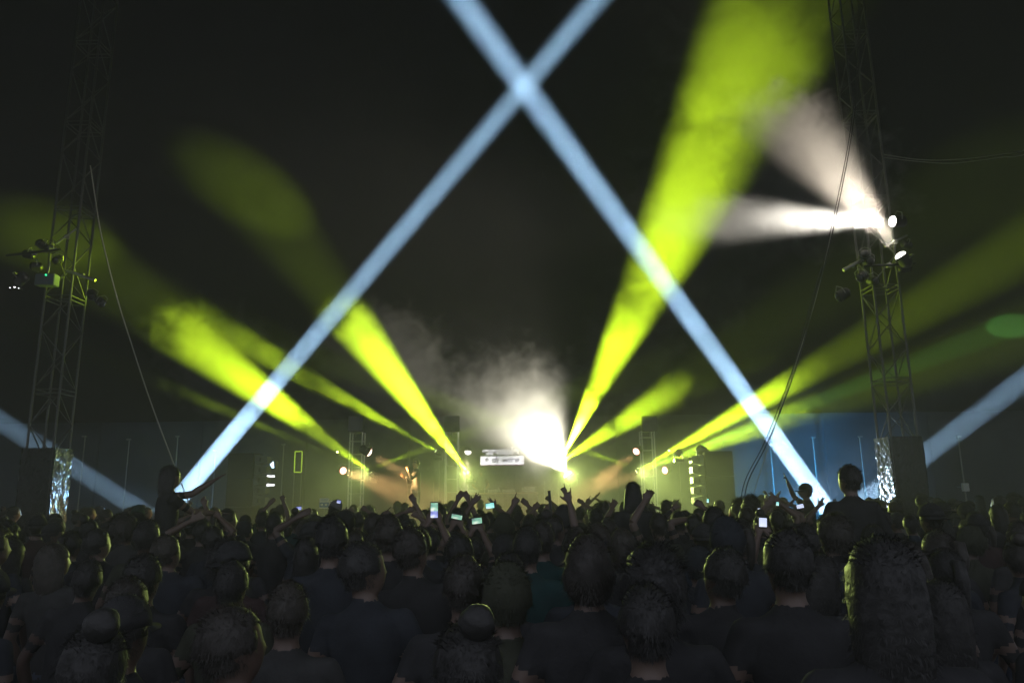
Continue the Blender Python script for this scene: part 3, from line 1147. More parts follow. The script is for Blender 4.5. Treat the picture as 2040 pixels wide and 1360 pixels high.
    for _ in range(4 if voxel > .012 else 3):
        acc = np.zeros_like(co)
        for q in range(3):
            acc[:, q] = np.bincount(ed[:, 0], co[ed[:, 1], q], nv_) + np.bincount(ed[:, 1], co[ed[:, 0], q], nv_)
        co = co * .5 + acc / deg * .5
    me.vertices.foreach_set('co', co.ravel())
    me.update()
    order = ['shirt', 'trouser', 'skin', 'shoe', 'lip', 'hair']
    me.materials.clear()
    for m in (M['shirt_black'], M['denim'], M['skin'], M['shoe'], M['lip'], M['hair_k']):
        me.materials.append(m)
    idx = []
    for p in me.polygons:
        c = p.center
        tg = tags[kd.find(c)[1]]
        if tg == 'skin' and 1.3 < c.z < 1.515 and abs(c.x) < .15 and abs(c.y) < .12 and (c.z < 1.45 or math.hypot(c.x, c.y) > .0585):
            tg = 'shirt'
        idx.append(order.index(tg))
    me.polygons.foreach_set('material_index', idx)
    me.polygons.foreach_set('use_smooth', [True] * len(idx))
    # cloth creases
    nor = np.empty(nv_ * 3)
    me.vertices.foreach_get('normal', nor)
    nor = nor.reshape(-1, 3)
    for q in range(nv_):
        x, y, z = co[q]
        if .2 < z < 1.42:
            co[q] += nor[q] * (.004 * noise.noise(Vector((x * 9, y * 9, z * 4.5))))
    me.vertices.foreach_set('co', co.ravel())
    me.update()
    return me


HC = Vector((0, -.002, 1.64))


def hair_mesh(kind_, strands=3600):
    bm = bmesh.new()
    rnd = random.Random(hash(kind_) % 1000 if False else len(kind_) * 17)
    q = bmesh.ops.create_icosphere(bm, subdivisions=4, radius=1)
    cut = []
    for v in bm.verts:
        c = v.co.copy()
        rx, ry, rz = .087, .112, .127
        nz = noise.noise(c * 3.1 + Vector((len(kind_), 0, 0)))
        n2 = noise.noise(c * 9)
        k = 1 + .05 * nz + .03 * n2
        if kind_ == 'curly':
            k = 1.28 + .13 * nz + .09 * n2
        if kind_ == 'hood':
            k = 1.18 + .03 * nz
        p = Vector((c.x * rx * k, c.y * ry * k, c.z * rz * k))
        if kind_ in ('long', 'longwide'):
            if c.z < .1:
                # fall down the back and sides
                t = (.1 - c.z)
                w = 1.18 if kind_ == 'long' else 1.45
                p.x *= 1 + (w - 1) * min(1, t * 1.6)
                p.z = .0127 - t * .30 * (1 if c.y < .35 else .25)
                if c.y > .2:
                    p.y = min(p.y, .04)
                p.y -= .012 * t
                p.x += .008 * noise.noise(Vector((c.x * 12, p.z * 9, 1)))
        elif kind_ == 'bob':
            if c.z < 0:
                p.x *= 1.14
                p.z = -abs(c.z) * .14
                if c.y > .3:
                    p.y = .05
        else:
            # keep the face and the neck free
            if c.z < -.25:
                p = Vector((p.x * .80, min(p.y, .02) * .85, max(p.z, -.075)))
            if c.y > .45 and c.z < .42:
                p.y = min(p.y, .062)
                p.x *= .86
        v.co = HC + p
    bmesh.ops.recalc_face_normals(bm, faces=list(bm.faces))
    bm.normal_update()
    base = [(v.co.copy(), v.normal.copy()) for v in bm.verts if not (v.co.y > .05 and v.co.z < 1.70)]
    if kind_ == 'bun':
        r2 = bmesh.ops.create_icosphere(bm, subdivisions=3, radius=.048)
        for v in r2['verts']:
            v.co = v.co * (1 + .12 * noise.noise(v.co * 30)) + Vector((0, -.07, 1.775))
    if kind_ == 'ponytail':
        tube(bm, [(0, -.10, 1.70), (0, -.15, 1.70), (0, -.17, 1.62), (.01, -.15, 1.50), (.01, -.14, 1.43)], [.02, .032, .036, .026, .008], 10)
    if strands:
        Ls = .015 if kind_ not in ('curly',) else .035
        for _ in range(strands):
            co, no = base[rnd.randrange(len(base))]
            jit = Vector((rnd.gauss(0, 1), rnd.gauss(0, 1), rnd.gauss(0, .8)))
            down = Vector((0, -.25, -.9)) if co.z < 1.70 else Vector((jit.x * .4, -.5, .1))
            dr = (no * .36 + down * .9 + jit * .18).normalized()
            side = dr.cross(no)
            if side.length < 1e-4:
                continue
            side = side.normalized() * .0008
            st = co - no * .003 + jit * .003
            L = Ls * rnd.uniform(.5, 1.5)
            m1 = st + dr * L * .6 + no * .003
            e = m1 + (dr - no * .35 + jit * .2).normalized() * L * .6
            a, b, c_, d_ = bm.verts.new(st - side), bm.verts.new(st + side), bm.verts.new(m1 + side), bm.verts.new(m1 - side)
            f = bm.verts.new(e)
            bm.faces.new((a, b, c_, d_))
            bm.faces.new((d_, c_, f))
    me = bpy.data.meshes.new('hair')
    bm.to_mesh(me)
    bm.free()
    me.polygons.foreach_set('use_smooth', [True] * len(me.polygons))
    me.materials.append(M['hair_k'])
    return me


def cap_mesh(flip=False):
    bm = bmesh.new()
    bmesh.ops.create_icosphere(bm, subdivisions=3, radius=1)
    dele = []
    for v in bm.verts:
        c = v.co.copy()
        if c.z < -.1:
            dele.append(v)
        v.co = HC + Vector((c.x * .094, c.y * .116, .018 + max(c.z, -.05) * .115))
    bmesh.ops.delete(bm, geom=dele, context='VERTS')
    bmesh.ops.solidify(bm, geom=list(bm.faces), thickness=.004)
    s = -1 if flip else 1
    # brim
    n = 10
    up, lo = [], []
    for i in range(n + 1):
        a = math.pi * (i / n)
        x, y = math.cos(a), math.sin(a)
        inner = HC + Vector((x * .078, s * (.05 + y * .055), .012))
        outer = HC + Vector((x * .082, s * (.05 + y * .135), .004 - .012 * abs(x) ** 2))
        up.append((bm.verts.new(inner), bm.verts.new(outer)))
        lo.append((bm.verts.new(inner - Vector((0, 0, .005))), bm.verts.new(outer - Vector((0, 0, .005)))))
    for i in range(n):
        bm.faces.new((up[i][0], up[i][1], up[i + 1][1], up[i + 1][0]))
        bm.faces.new((lo[i + 1][0], lo[i + 1][1], lo[i][1], lo[i][0]))
        bm.faces.new((up[i][1], lo[i][1], lo[i + 1][1], up[i + 1][1]))
    me = bpy.data.meshes.new('cap')
    bm.to_mesh(me)
    bm.free()
    me.polygons.foreach_set('use_smooth', [True] * len(me.polygons))
    me.materials.append(M['shirt_charcoal'])
    return me


HAIR = {k: hair_mesh(k) for k in ('short', 'cropped', 'curly', 'long', 'longwide', 'bob', 'bun', 'ponytail', 'hood')}
CAP, CAPB = cap_mesh(), cap_mesh(True)
UP = (0, 0, 1)
BODY = {
    'stand': person_mesh('person_standing'),
    'lean': person_mesh('person_leaning', lean=7, head_turn=15),
    'turn': person_mesh('person_turning', lean=-6, head_turn=-30),
    'phone': person_mesh('person_filming', ((-.05, .34, 1.80), 'grip', (0, 1, .2)) and (((-.05, .34, 1.80), 'grip', (0, -1, .2)), ((.05, .34, 1.80), 'grip', (0, -1, .2))), voxel=.010, head_turn=0),
}


def person(x, y, h, body, hair, haircol, shirt, label, group=None, z0=0, rot=0, skin='skin', capm=None, wide=1, shirtlen=None):
    me = BODY[body]
    o = link('person', me, None, (x, y, z0), (0, 0, R(rot)))
    s = h / 1.76
    o.scale = (s * wide, s, s)
    o.material_slots[0].link = 'OBJECT'
    o.material_slots[0].material = M['shirt_' + shirt]
    if skin != 'skin':
        o.material_slots[2].link = 'OBJECT'
        o.material_slots[2].material = M[skin]
    tag(o, label, 'person', group)
    if hair in ('cap', 'capback'):
        c = link('cap', CAP if hair == 'cap' else CAPB, o)
        if capm:
            c.material_slots[0].link = 'OBJECT'
            c.material_slots[0].material = M[capm]
        c2 = link('hair', HAIR['cropped'], o)
        c2.scale = (.97, .97, 1)
    elif hair:
        c = link('hood' if hair == 'hood' else 'hair', HAIR[hair], o)
        c.material_slots[0].link = 'OBJECT'
        c.material_slots[0].material = M['shirt_' + shirt] if hair == 'hood' else M[haircol]
    if body in HTURN and o.children:
        for c in o.children:
            lean, ht = HTURN[body]
            m4 = Matrix.Identity(4)
            if lean:
                m4 = Matrix.Translation((0, 0, 1.0)) @ Matrix.Rotation(R(lean), 4, 'Y') @ Matrix.Translation((0, 0, -1.0))
            c.matrix_local = m4 @ Matrix.Rotation(R(ht), 4, 'Z') @ c.matrix_local
    return o


HTURN = {'lean': (7, 15), 'turn': (-6, -30)}
placed = []


def crate(x, y, h, lab):
    r = tag(empty('flight_case', (x, y, 0)), lab, 'case', 'cases people stand on in the crowd')
    bx('case_body', (0, 0, h / 2 - .02), (.56, .46, h - .05), M['plastic'], r, .01)
    bx('case_lid', (0, 0, h - .02), (.58, .48, .035), M['steel'], r, .006)


def at_px(px, ytop, d, body, hair, hc, shirt, label, hmin=1.5, hmax=1.92, **kw):
    """a person whose crown reaches pixel (px, ytop) at distance d"""
    p = P(px, ytop, d)
    h = p.z
    z0 = 0
    if h > hmax:
        z0 = h - 1.78
        h = 1.78
        crate(p.x, d, z0, 'dark case under the ' + {1690: 'jacketed man', 1260: 'long haired woman', 1604: 'man in profile', 340: 'woman reaching out', 612: 'leaning man'}.get(px, 'raised person'))
    h = max(hmin, h)
    o = person(p.x, d, h, body, hair, hc, shirt, label, z0=z0, **kw)
    placed.append((p.x, d))
    return o


# ---- the ones the photograph singles out
at_px(1170, 1066, 2.9, 'stand', 'bob', 'hair_n', 'charcoal', 'head with a bright fuzzy rim, biggest in the right middle of the crowd')
at_px(1010, 1133, 3.0, 'stand', 'hood', 'hair_k', 'olive', 'rounded hood with a pale green rim low in the middle of the crowd')
at_px(925, 1107, 3.1, 'stand', 'short', 'hair_n', 'charcoal', 'short haired head just left of the green rimmed hood')
at_px(1565, 1056, 2.9, 'stand', 'cropped', 'hair_k', 'black', 'cropped head with a thin yellow rim below the glowing phone at right')
at_px(1752, 1073, 2.0, 'stand', 'long', 'hair_k', 'black', 'largest nearest head at lower right with long loose hair')
at_px(775, 1027, 4.8, 'stand', 'cropped', 'hair_f', 'black', 'cropped head with its right edge lit, left of the middle')
at_px(662, 1030, 4.3, 'stand', 'short', 'hair_k', 'navy', 'broad dark head below the left tower')
at_px(843, 1050, 4.2, 'turn', 'short', 'hair_n', 'black', 'dark head right of the one with the lit edge')
at_px(1078, 1037, 5.2, 'stand', 'short', 'hair_n', 'teal', 'head over teal shirted shoulders in the middle')
at_px(1050, 1050, 4.6, 'stand', 'short', 'hair_k', 'teal', 'teal shirted back left of the biggest rimmed head')
at_px(1190, 1043, 5.0, 'stand', 'cropped', 'hair_f', 'black', 'fair head rising just behind the biggest rimmed head')
at_px(1300, 1105, 2.7, 'stand', 'curly', 'hair_k', 'black', 'curly dark head right of the biggest rimmed head')
at_px(1285, 1165, 2.3, 'stand', 'short', 'hair_k', 'black', 'low dark head below the curly one')
at_px(1420, 1010, 6.6, 'stand', 'short', 'hair_k', 'charcoal', 'dark head before the right speaker stack')
at_px(1470, 1035, 4.6, 'turn', 'hood', 'hair_k', 'navy', 'hooded head left of the glowing phone at right')
at_px(1495, 992, 10, 'stand', 'curly', 'hair_k', 'grey', 'bushy haired head before the left edge of the blue wall', skin='skin_d')
woman = at_px(1260, 961, 8.3, 'stand', 'longwide', 'hair_k', 'black', 'tall woman with long straight hair standing out against the haze')
BODY['jacket'] = person_mesh('person_in_jacket', voxel=.012, short_sleeve=False, head_turn=20)
HTURN['jacket'] = (0, 20)
at_px(1690, 927, 6.6, 'jacket', 'short', 'hair_k', 'black', 'man in a dark jacket raised above the crowd before the blue wall')
BODY['profile'] = person_mesh('person_in_profile', (((-.10, .52, 1.38), 'open', (0, 0, 1)), ((.35, .2, 1.80), 'two', (0, -1, 0))), voxel=.010, head_turn=0)
at_px(1604, 963, 12.5, 'profile', 'cap', 'hair_k', 'grey', 'man in a cap seen in profile, reaching left before the blue wall', rot=82, skin='skin_d')
BODY['reach'] = person_mesh('woman_reaching', (((-.2, .30, 1.20), 'relax', (0, 0, 1)), ((.10, .55, 1.60), 'open', (0, 0, 1), (.3, 0, -1))), voxel=.010)
BODY['reach2'] = person_mesh('woman_reaching', (((-.12, .56, 1.62), 'open', (0, 0, 1), (0, 0, -1)), ((.06, .50, 1.24), 'open', (0, 0, 1), (0, -.3, -1))), voxel=.010)
at_px(340, 928, 8.4, 'reach2', 'longwide', 'hair_k', 'black', 'woman with arms stretched out to the right across the blue shaft', rot=-52)
BODY['lean_far'] = person_mesh('person_leaning_over', (((-.2, .42, 1.25), 'relax', (0, 0, 1)), ((.2, .4, 1.1), 'relax', (0, 0, 1))), voxel=.012, lean=28)
HTURN['lean_far'] = (28, 0)
at_px(625, 986, 11, 'lean_far', 'cap', 'hair_k', 'olive', 'man in a pale cap bent to the right above the left crowd', rot=10, capm='shirt_white')


# arms raised over the crowd: (hand px, hand py, distance, shape, side, arm lean) ------------
def raised(px, py, d, shape, lab, arm='r', nn=(0, -1, 0), dx=.12, dyh=.05, second=None, shirt='black', hair='short', skin='skin', sleeve=True, pole=None):
    """hand top reaches the pixel; the body stands dx metres to the side of it"""
    tip = P(px, py, d)
    bxx = tip.x - dx
    z0 = 0
    hh = 1.72
    s = hh / 1.76
    ext = .17 if shape == 'open' else (.165 if shape in ('point', 'horns', 'two') else .11)
    loc = Vector(((dx) / s, dyh, (tip.z) / s))
    sgn = 1 if arm == 'r' else -1
    sh = Vector((sgn * .178, -.005, 1.405))
    v = (loc - sh)
    if v.length > .56 + ext:
        # grow a little / raise
        over = v.length - (.555 + ext)
        need = over * s
        hh = min(1.92, hh + need * 1.1)
        s = hh / 1.76
        loc = Vector(((dx) / s, dyh, (tip.z) / s))
        v = loc - sh
    wr = loc - v.normalized() * ext
    if pole is None:
        pole = (sgn * 1.0, -.3, -.2)
    A = (tuple(wr), shape, nn, pole)
    if second:
        sx, sz, shp = second
        B = ((sx, dyh, sz), shp, nn, (-sgn, -.3, -.2))
    else:
        B = None
    arms = (B, A) if arm == 'r' else (A, B)
    key = 'raised_%d_%d' % (px, py)
    BODY[key] = person_mesh('person_with_raised_arm', arms, voxel=.0088, short_sleeve=sleeve)
    o = person(bxx, d, hh, key, hair, random.choice(['hair_k', 'hair_n']), shirt, lab, z0=0, skin=skin)
    placed.append((bxx, d))
    return o


raised(1122, 968, 7.2, 'horns', 'person throwing a big horn sign hand up in front of the glare', 'l', (0, -1, 0), dx=-.42, shirt='black', pole=(0, -.3, -1))
raised(915, 980, 10, 'relax', 'person with both thin arms up and hands meeting left of the desk', 'l', (0, -1, 0), dx=-.02, second=(.10, 1.93, 'relax'))
raised(943, 977, 9.5, 'open', 'person holding one open hand up below the left end of the desk', 'l', dx=-.12)
raised(982, 985, 10, 'two', 'person with a loosely pointing hand below the middle of the desk', 'r', dx=.05)
raised(1022, 977, 8.5, 'point', 'person pointing one finger up below the right half of the desk', 'l', dx=-.18)
raised(1050, 991, 10.5, 'relax', 'person with a bent drooping hand right of the pointing finger', 'r', dx=.12)
raised(1062, 998, 10, 'grip', 'person in a reddish rimmed cap with a curled hand before them', 'l', dx=-.22, hair='cap', shirt='maroon')
raised(1160, 991, 13, 'relax', 'person with a small far hand up right of the horn sign', 'r', dx=.05)
raised(1172, 983, 13.5, 'point', 'person with a thin far pointing hand right of the horn sign', 'l', dx=-.05)
raised(1215, 986, 9.5, 'open', 'person with a spread open palm left of the long haired woman', 'l', dx=-.24, pole=(0, -.2, -1))
raised(1284, 993, 13, 'relax', 'person with a small hand just right of the long haired woman', 'l', dx=-.1)
raised(1299, 992, 14, 'open', 'person with a flat upright hand second right of the long haired woman', 'r', dx=.05, skin='skin_d')
raised(1343, 988, 9.5, 'point', 'person with a hooked hand left of the right speaker stack', 'l', dx=-.12, sleeve=False)
raised(1398, 990, 8.0, 'fist', 'person holding a small lit phone up at the right speaker stack', 'r', dx=.10, second=(-.02, 1.72, 'relax'))
raised(1527, 982, 9.0, 'open', 'clapping person with both hands up before the blue wall', 'l', dx=-.10, second=(.06, 1.86, 'open'))
raised(1553, 984, 9.6, 'open', 'second clapping person right beside the first before the blue wall', 'r', dx=.02, second=(-.06, 1.86, 'open'), nn=(1, 0, 0))
raised(1577, 980, 10.4, 'open', 'person with one flat upright hand left of the man in profile', 'l', dx=-.06, nn=(1, 0, 0))
raised(1632, 983, 10.0, 'two', 'person with two fingers up right of the man in profile', 'l', dx=-.15, skin='skin_d')
raised(383, 1006, 8.0, 'open', 'person with warm lit fingers up beneath the reaching woman', 'l', dx=-.12)
raised(437, 1002, 8.5, 'point', 'person with a warm lit forearm raised right of the reaching woman', 'r', dx=.16)
raised(536, 992, 12, 'relax', 'person with a far raised arm right of the left speaker stack', 'l', dx=-.1)
raised(560, 978, 12, 'point', 'person with a thin warm lit hand below the narrow frame', 'r', dx=.04)
raised(690, 1000, 11, 'open', 'person with warm lit fingers up in front of the left tower', 'l', dx=-.08)
raised(727, 1002, 11, 'fist', 'person with a warm lit fist right of the left tower', 'r', dx=.08)
raised(825, 985, 9.5, 'relax', 'person with a dark raised arm below the performer', 'r', dx=.14, second=(.05, 1.80, 'relax'))
raised(1095, 1000, 9.0, 'fist', 'person holding a dark stick upright right of the desk', 'r', dx=.1)


# ---- phones held up by the crowd
def phone_mat(name, cols, scale, es):
    m = bpy.data.materials.new(name)
    m.use_nodes = True
    nt = m.node_tree
    b = nt.nodes['Principled BSDF']
    b.inputs['Roughness'].default_value = .2
    tc = nt.nodes.new('ShaderNodeTexCoord')
    n = nt.nodes.new('ShaderNodeTexNoise')
    n.inputs['Scale'].default_value = scale
    n.inputs['Detail'].default_value = 2
    nt.links.new(tc.outputs['Object'], n.inputs['Vector'])
    r = nt.nodes.new('ShaderNodeValToRGB')
    e = r.color_ramp.elements
    e[0].position = .36
    e[0].color = (*cols[0], 1)
    e[1].position = .66
    e[1].color = (*cols[-1], 1)
    k = e.new(.5)
    k.color = (*cols[1], 1)
    nt.links.new(n.outputs['Fac'], r.inputs['Fac'])
    nt.links.new(r.outputs['Color'], b.inputs['Emission Color'])
    b.inputs['Emission Strength'].default_value = es
    m.cycles.emission_sampling = 'NONE'
    return m


M['ph_show'] = phone_mat('phone_show_picture', [(.01, .05, .05), (.15, .55, .30), (.9, 1, .8)], 18, .9)
M['ph_blue'] = phone_mat('phone_blue_picture', [(.02, .03, .25), (.25, .3, .9), (.9, .95, 1)], 18, .9)
M['ph_white'] = phone_mat('phone_white_page', [(.5, .58, .85), (.62, .70, .95), (.75, .82, 1)], 9, 1.0)
M['ph_cyan'] = phone_mat('phone_cyan_picture', [(.1, .5, .5), (.3, .9, .8), (.8, 1, 1)], 12, 1.1)


def phone(px, py, d, w, h, m, label, tilt=0, split=None):
    p = P(px, py, d)
    r = tag(empty('phone', p, (0, R(tilt), 0)), label, 'phone', 'glowing phones held up in the crowd')
    bx('phone_body', (0, .006, 0), (w + .012, .009, h + .016), M['plastic'], r, .003)
    if split:
        bx('phone_screen', (0, 0, h * .22), (w, .003, h * .54), M[m], r, 0)
        bx('phone_screen', (0, 0, -h * .27), (w, .003, h * .44), M[split], r, 0)
    else:
        bx('phone_screen', (0, 0, 0), (w, .003, h), M[m], r, 0)
    return r


FL = [(865, 1016, 6.6, .062, .128, 'ph_show', 'upright phone showing the stage in green and blue below the performer', 0, 'ph_blue'),
      (910, 1029, 7.6, .105, .042, 'ph_show', 'sideways phone with a greenish picture right of the upright phone', 12, None),
      (950, 1037, 7.0, .090, .050, 'ph_show', 'sideways phone with a pale green picture below the desk', -6, None),
      (1520, 1040, 6.2, .062, .070, 'ph_white', 'phone with a plain white page low before the blue wall', 4, None),
      (1410, 997, 7.9, .020, .038, 'ph_cyan', 'tiny cyan phone edge at the right speaker stack', 8, None),
      (976, 1007, 9.2, .10, .06, 'ph_cyan', 'cyan phone glowing between raised hands below the desk', -8, None),
      (361, 1012, 9.0, .03, .018, 'ph_blue', 'tiny bluish phone at the left edge of the reaching woman', 0, None),
      (595, 1012, 10, .070, .040, 'ph_blue', 'sideways lilac phone under the bent man in the cap', -5, None),
      (675, 999, 10, .050, .038, 'ph_blue', 'tilted bluish phone left of the left tower', 12, None),
      (1594, 1008, 9.4, .085, .045, 'ph_white', 'pale phone between the clapping hands and the man in profile', -10, None),
      (1549, 1003, 9.0, .03, .04, 'ph_cyan', 'tiny cyan phone between the clapping hands', 10, None),
      (1512, 1014, 8.8, .025, .022, 'ph_white', 'tiny white phone above the plain white one', 0, None)]
for px, py, d, w, h, m, lab, ti, sp in FL:
    phone(px, py, d, w, h, m, lab, ti, sp)
    p = P(px, py, d)
    if d < 8 and px not in (1410,):
        # the holder stands behind it, arms up
        s = (p.z - .04) / 1.86
        s = max(.86, min(1.07, s))
        holder = person(p.x, d - .34 * s, 1.76 * s, 'phone', random.choice(['short', 'cropped', 'ponytail']), 'hair_k', random.choice(['black', 'navy', 'charcoal']),
                        'person filming with ' + {865: 'the upright phone', 910: 'the greenish sideways phone', 950: 'the pale green sideways phone', 1520: 'the plain white phone'}.get(px, 'a phone'))
        placed.append((p.x, d - .34 * s))

# the dark stick
a = P(1100, 1035, 8.9)
b = P(1094, 978, 8.9)
r = tag(empty('dark_stick', a), 'dark upright stick held up right of the desk', 'stick')
bar('shaft', (0, 0, -.1), b - a, .017, M['plastic'], r, 8)
bar('tip', b - a, (b - a) * 1.02, .019, M['black'], r, 8)


# ---- performer with the microphone and the man at the desk
M['skin_lit'] = mat('lit_skin', (.50, .31, .22), .5)  # paler copy of the skin; stage light is put into the colour
BODY['mc'] = person_mesh('performer', (((-.16, .27, 1.46), 'grip', (0, 1, .3), (-.6, -.3, -1)), ((.02, .30, 1.28), 'open', (0, 0, 1), (.5, -.6, -.8))), voxel=.0085, face=True, head_turn=35, short_sleeve=False)
HTURN['mc'] = (0, 35)
ph = P(829, 913, 20.6)
mc = person(ph.x, 20.6, ph.z - 1.09, 'mc', 'cropped', 'hair_k', 'grey', 'performer on stage in dark overalls holding a microphone across his chest', z0=1.09, rot=115, skin='skin_lit')
BODY['dj'] = person_mesh('man_at_desk', (((-.12, .30, 1.02), 'relax', (0, 0, 1), (-1, -.2, 0)), ((.12, .30, 1.02), 'relax', (0, 0, 1), (1, -.2, 0))), voxel=.0085, face=True)
pd = P(958, 933, 27.1)
dj = person(pd.x, 27.15, pd.z - 1.09, 'dj', 'cap', 'hair_k', 'charcoal', 'man in a dark t-shirt and cap standing at the desk', z0=1.09, rot=180, capm='shirt_grey', skin='skin_lit')
# headphones lie round the man's head: worn, so they belong to him
bm = bmesh.new()
tube(bm, [(HC.x + .10 * math.cos(a), HC.y - .02, HC.z + .14 * math.sin(a)) for a in [math.pi * q / 10 for q in range(11)]], .008, 8)
finish(bm, 'headphone_band', M['silver'], dj, smooth=True)
for s in (-1, 1):
    bm = bmesh.new()
    cyl(bm, (s * .10, -.02, 1.625), .036, .03, 14, None, 'X')
    finish(bm, 'headphone_cup', M['plastic'], dj)
mic = tag(empty('microphone', Vector((ph.x - .24, 20.46, P(829, 952, 20.6).z))), 'black microphone in the hand of the performer', 'microphone')
bar('handle', (0, 0, 0), (.03, -.0, -.17), .014, M['black'], mic)
bm = bmesh.new()
bmesh.ops.create_icosphere(bm, subdivisions=2, radius=.028)
finish(bm, 'mesh_head', M['silver'], mic, (-.004, 0, .02), smooth=True)

# ---- the packed crowd
kinds = ['short', 'short', 'cropped', 'curly', 'long', 'longwide', 'bob', 'bun', 'ponytail', 'hood', 'cap', 'capback', 'short']
desc = {'short': 'short haired', 'cropped': 'close cropped', 'curly': 'curly haired', 'long': 'long haired', 'longwide': 'loose haired', 'bob': 'bob haired', 'bun': 'top knotted',
        'ponytail': 'ponytailed', 'hood': 'hooded', 'cap': 'capped', 'capback': 'backward capped'}
rnd = random.Random(11)
cnt = 0


def clear(x, y, g):
    for a, b in placed:
        if (a - x) ** 2 + (b - y) ** 2 < g * g:
            return False
    return True


RAISED = [q for q in BODY if q.startswith('raised')]
rows = [(2.0, 6.2, .62, 1.55, 1.80), (6.2, 11, .78, 1.60, 1.84), (11, 17.6, 1.0, 1.62, 1.88)]
for y0, y1, gap, h0, h1 in rows:
    tries = int((y1 - y0) * y1 * 60)
    for _ in range(tries):
        y = rnd.uniform(y0, y1)
        x = rnd.uniform(-.74 * y - .3, .74 * y + .3)
        if not clear(x, y, gap * .80):
            continue
        if abs(x - XL) < .6 and abs(y - 15.3) < .6 or abs(x - XR) < .6 and abs(y - 15.3) < .6:
            continue
        if cnt >= 262:
            break
        k = rnd.choice(kinds)
        h = rnd.triangular(h0, h1, 1.72)
        if y < 3.4:
            h = min(h, 1.62)
        sh = rnd.choices(['black', 'charcoal', 'navy', 'grey', 'teal', 'olive', 'white', 'maroon', 'blue'], [8, 6, 5, 3, 1, 2, .6, 1, 1.5])[0]
        hc = rnd.choices(['hair_k', 'hair_n', 'hair_f'], [6, 4, 1.4])[0]
        side = 'left' if x < -.42 * y else 'middle left' if x < -.14 * y else 'middle' if x < .14 * y else 'middle right' if x < .42 * y else 'right'
        where = 'near the camera' if y < 6.2 else ('halfway back' if y < 11 else 'close to the stage')
        up = 7.5 < y < 16 and abs(x) < .5 * y and rnd.random() < .2
        bd = rnd.choice(RAISED) if up else rnd.choice(['stand', 'stand', 'lean', 'turn'])
        what = 'figure with a raised arm' if up else 'figure seen from behind'
        person(x, y, h, bd, k, hc, sh,
               '%s dark %s %s, %s of crowd' % (desc[k], what, where, side),
               '%s people%s %s, %s of crowd' % (desc[k], ' with a raised arm' if up else '', where, side), rot=rnd.gauss(0, 12) + math.degrees(math.atan2(x, 26 - y)) * .8, wide=rnd.uniform(.92, 1.1),
               skin=rnd.choice(['skin', 'skin', 'skin_d']))
        placed.append((x, y))
        cnt += 1


# ------------------------------------------------------------------ AIR: haze and smoke
def vol_mat(name, dens, col=(.95, .95, .95), aniso=0.0):
    m = bpy.data.materials.new(name)
    m.use_nodes = True
    nt = m.node_tree
    nt.nodes.clear()
    out = nt.nodes.new('ShaderNodeOutputMaterial')
    v = nt.nodes.new('ShaderNodeVolumePrincipled')
    v.inputs['Density'].default_value = dens
    v.inputs['Color'].default_value = (*col, 1)
    v.inputs['Anisotropy'].default_value = aniso
    nt.links.new(v.outputs[0], out.inputs['Volume'])
    return m, nt, v


bm = bmesh.new()
box(bm, (0, 12, 8.3), (116, 44, 18.6))
hz = finish(bm, 'haze', vol_mat('haze_air', .0064)[0])
kind(hz, 'stuff')


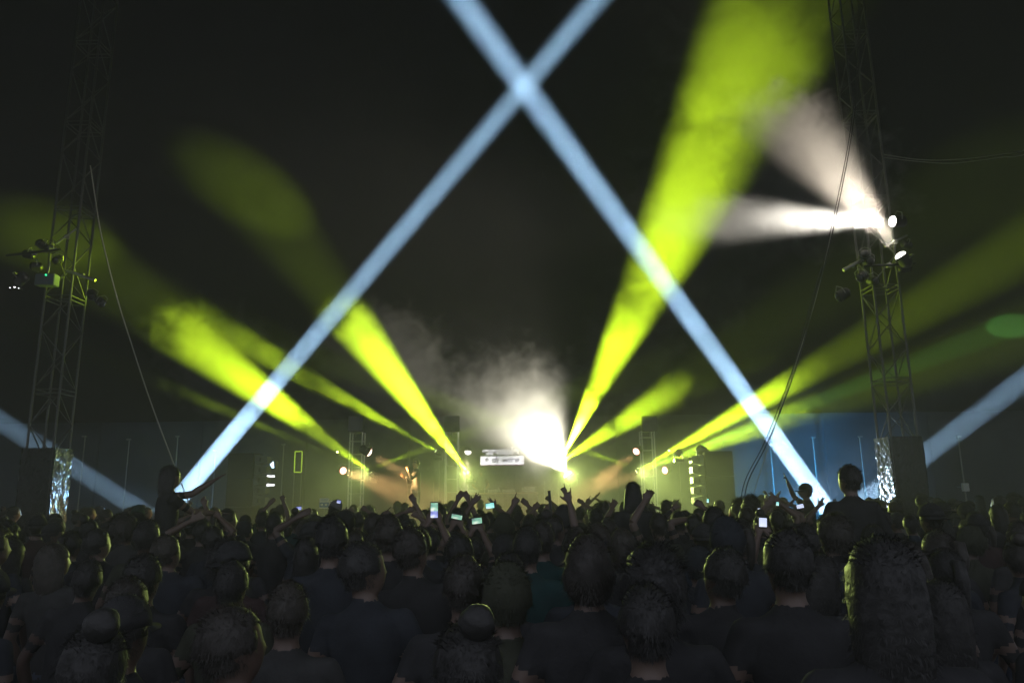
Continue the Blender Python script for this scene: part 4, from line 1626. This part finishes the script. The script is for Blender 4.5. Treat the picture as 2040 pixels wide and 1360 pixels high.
def smoke(c, rad, rotz, dens, seed, scale=1.6, soft=.55, thr=.45, tilt=0):
    m, nt, v = vol_mat('smoke_%d' % seed, dens)
    tc = nt.nodes.new('ShaderNodeTexCoord')
    # fall-off from the middle of the puff, in its own coordinates
    ln = nt.nodes.new('ShaderNodeVectorMath')
    ln.operation = 'LENGTH'
    nt.links.new(tc.outputs['Object'], ln.inputs[0])
    add = nt.nodes.new('ShaderNodeVectorMath')
    add.operation = 'MULTIPLY_ADD'
    add.inputs[1].default_value = (rad[0], rad[1], rad[2])
    add.inputs[2].default_value = (seed * 7.3, seed * 3.1, seed)
    nt.links.new(tc.outputs['Object'], add.inputs[0])
    n = nt.nodes.new('ShaderNodeTexNoise')
    n.inputs['Scale'].default_value = scale
    n.inputs['Detail'].default_value = 4
    n.inputs['Roughness'].default_value = .6
    n.inputs['Distortion'].default_value = .6
    nt.links.new(add.outputs[0], n.inputs['Vector'])
    # density = smoothstep(noise + soft * (1 - r))
    r1 = nt.nodes.new('ShaderNodeMapRange')
    r1.inputs['From Min'].default_value = .25
    r1.inputs['From Max'].default_value = 1.0
    r1.inputs['To Min'].default_value = .38
    r1.inputs['To Max'].default_value = -.42
    nt.links.new(ln.outputs['Value'], r1.inputs['Value'])
    s1 = nt.nodes.new('ShaderNodeMath')
    s1.operation = 'ADD'
    nt.links.new(r1.outputs[0], s1.inputs[0])
    nt.links.new(n.outputs['Fac'], s1.inputs[1])
    r2 = nt.nodes.new('ShaderNodeMapRange')
    r2.interpolation_type = 'SMOOTHSTEP'
    r2.inputs['From Min'].default_value = thr
    r2.inputs['From Max'].default_value = thr + soft
    r2.inputs['To Min'].default_value = 0
    r2.inputs['To Max'].default_value = dens
    nt.links.new(s1.outputs[0], r2.inputs['Value'])
    nt.links.new(r2.outputs[0], v.inputs['Density'])
    bm = bmesh.new()
    bmesh.ops.create_icosphere(bm, subdivisions=3, radius=1.0)
    o = finish(bm, 'smoke', m, None, c, (0, R(tilt), R(rotz)))
    o.scale = rad
    kind(o, 'stuff')
    return o


smoke(P(1032, 848, 25.0), (5.4, 2.8, 4.6), 0, .85, 1, 1.7)
smoke(P(1605, 330, 14.3), (3.8, 2.0, 3.0), 0, .55, 2, 2.2, tilt=40, soft=.3, thr=.52)
smoke(P(1520, 440, 14.35), (3.9, 1.6, 1.5), 0, .24, 3, 1.5)
smoke(P(1290, 815, 24.1), (3.0, 1.8, 1.5), 0, .34, 4, 1.4, tilt=-35)
smoke(P(1170, 985, 23.4), (2.4, 1.6, 1.6), 0, .20, 5, 1.3)
smoke(P(470, 745, 23.6), (5.4, 3.0, 3.0), 0, .22, 6, 1.3, tilt=35, soft=.4)
smoke(P(760, 740, 23.6), (4.6, 3.2, 3.6), 0, .27, 7, 1.3, tilt=40, soft=.4)
smoke(P(1400, 420, 20.4), (4.0, 4.0, 7.5), 0, .13, 8, 1.0, tilt=12, soft=.4)
smoke(P(1255, 660, 23.2), (2.8, 2.8, 4.2), 0, .10, 12, .9, tilt=16)
smoke(P(1480, 110, 18.6), (4.2, 3.6, 5.4), 0, .17, 11, 1.0, soft=.4)
smoke(P(1480, 820, 23.2), (5.0, 2.6, 2.6), 0, .09, 10, .8, tilt=-25)
smoke((0, 19.5, 0), (17, 13, 10), 0, .038, 9, .55, soft=.4)
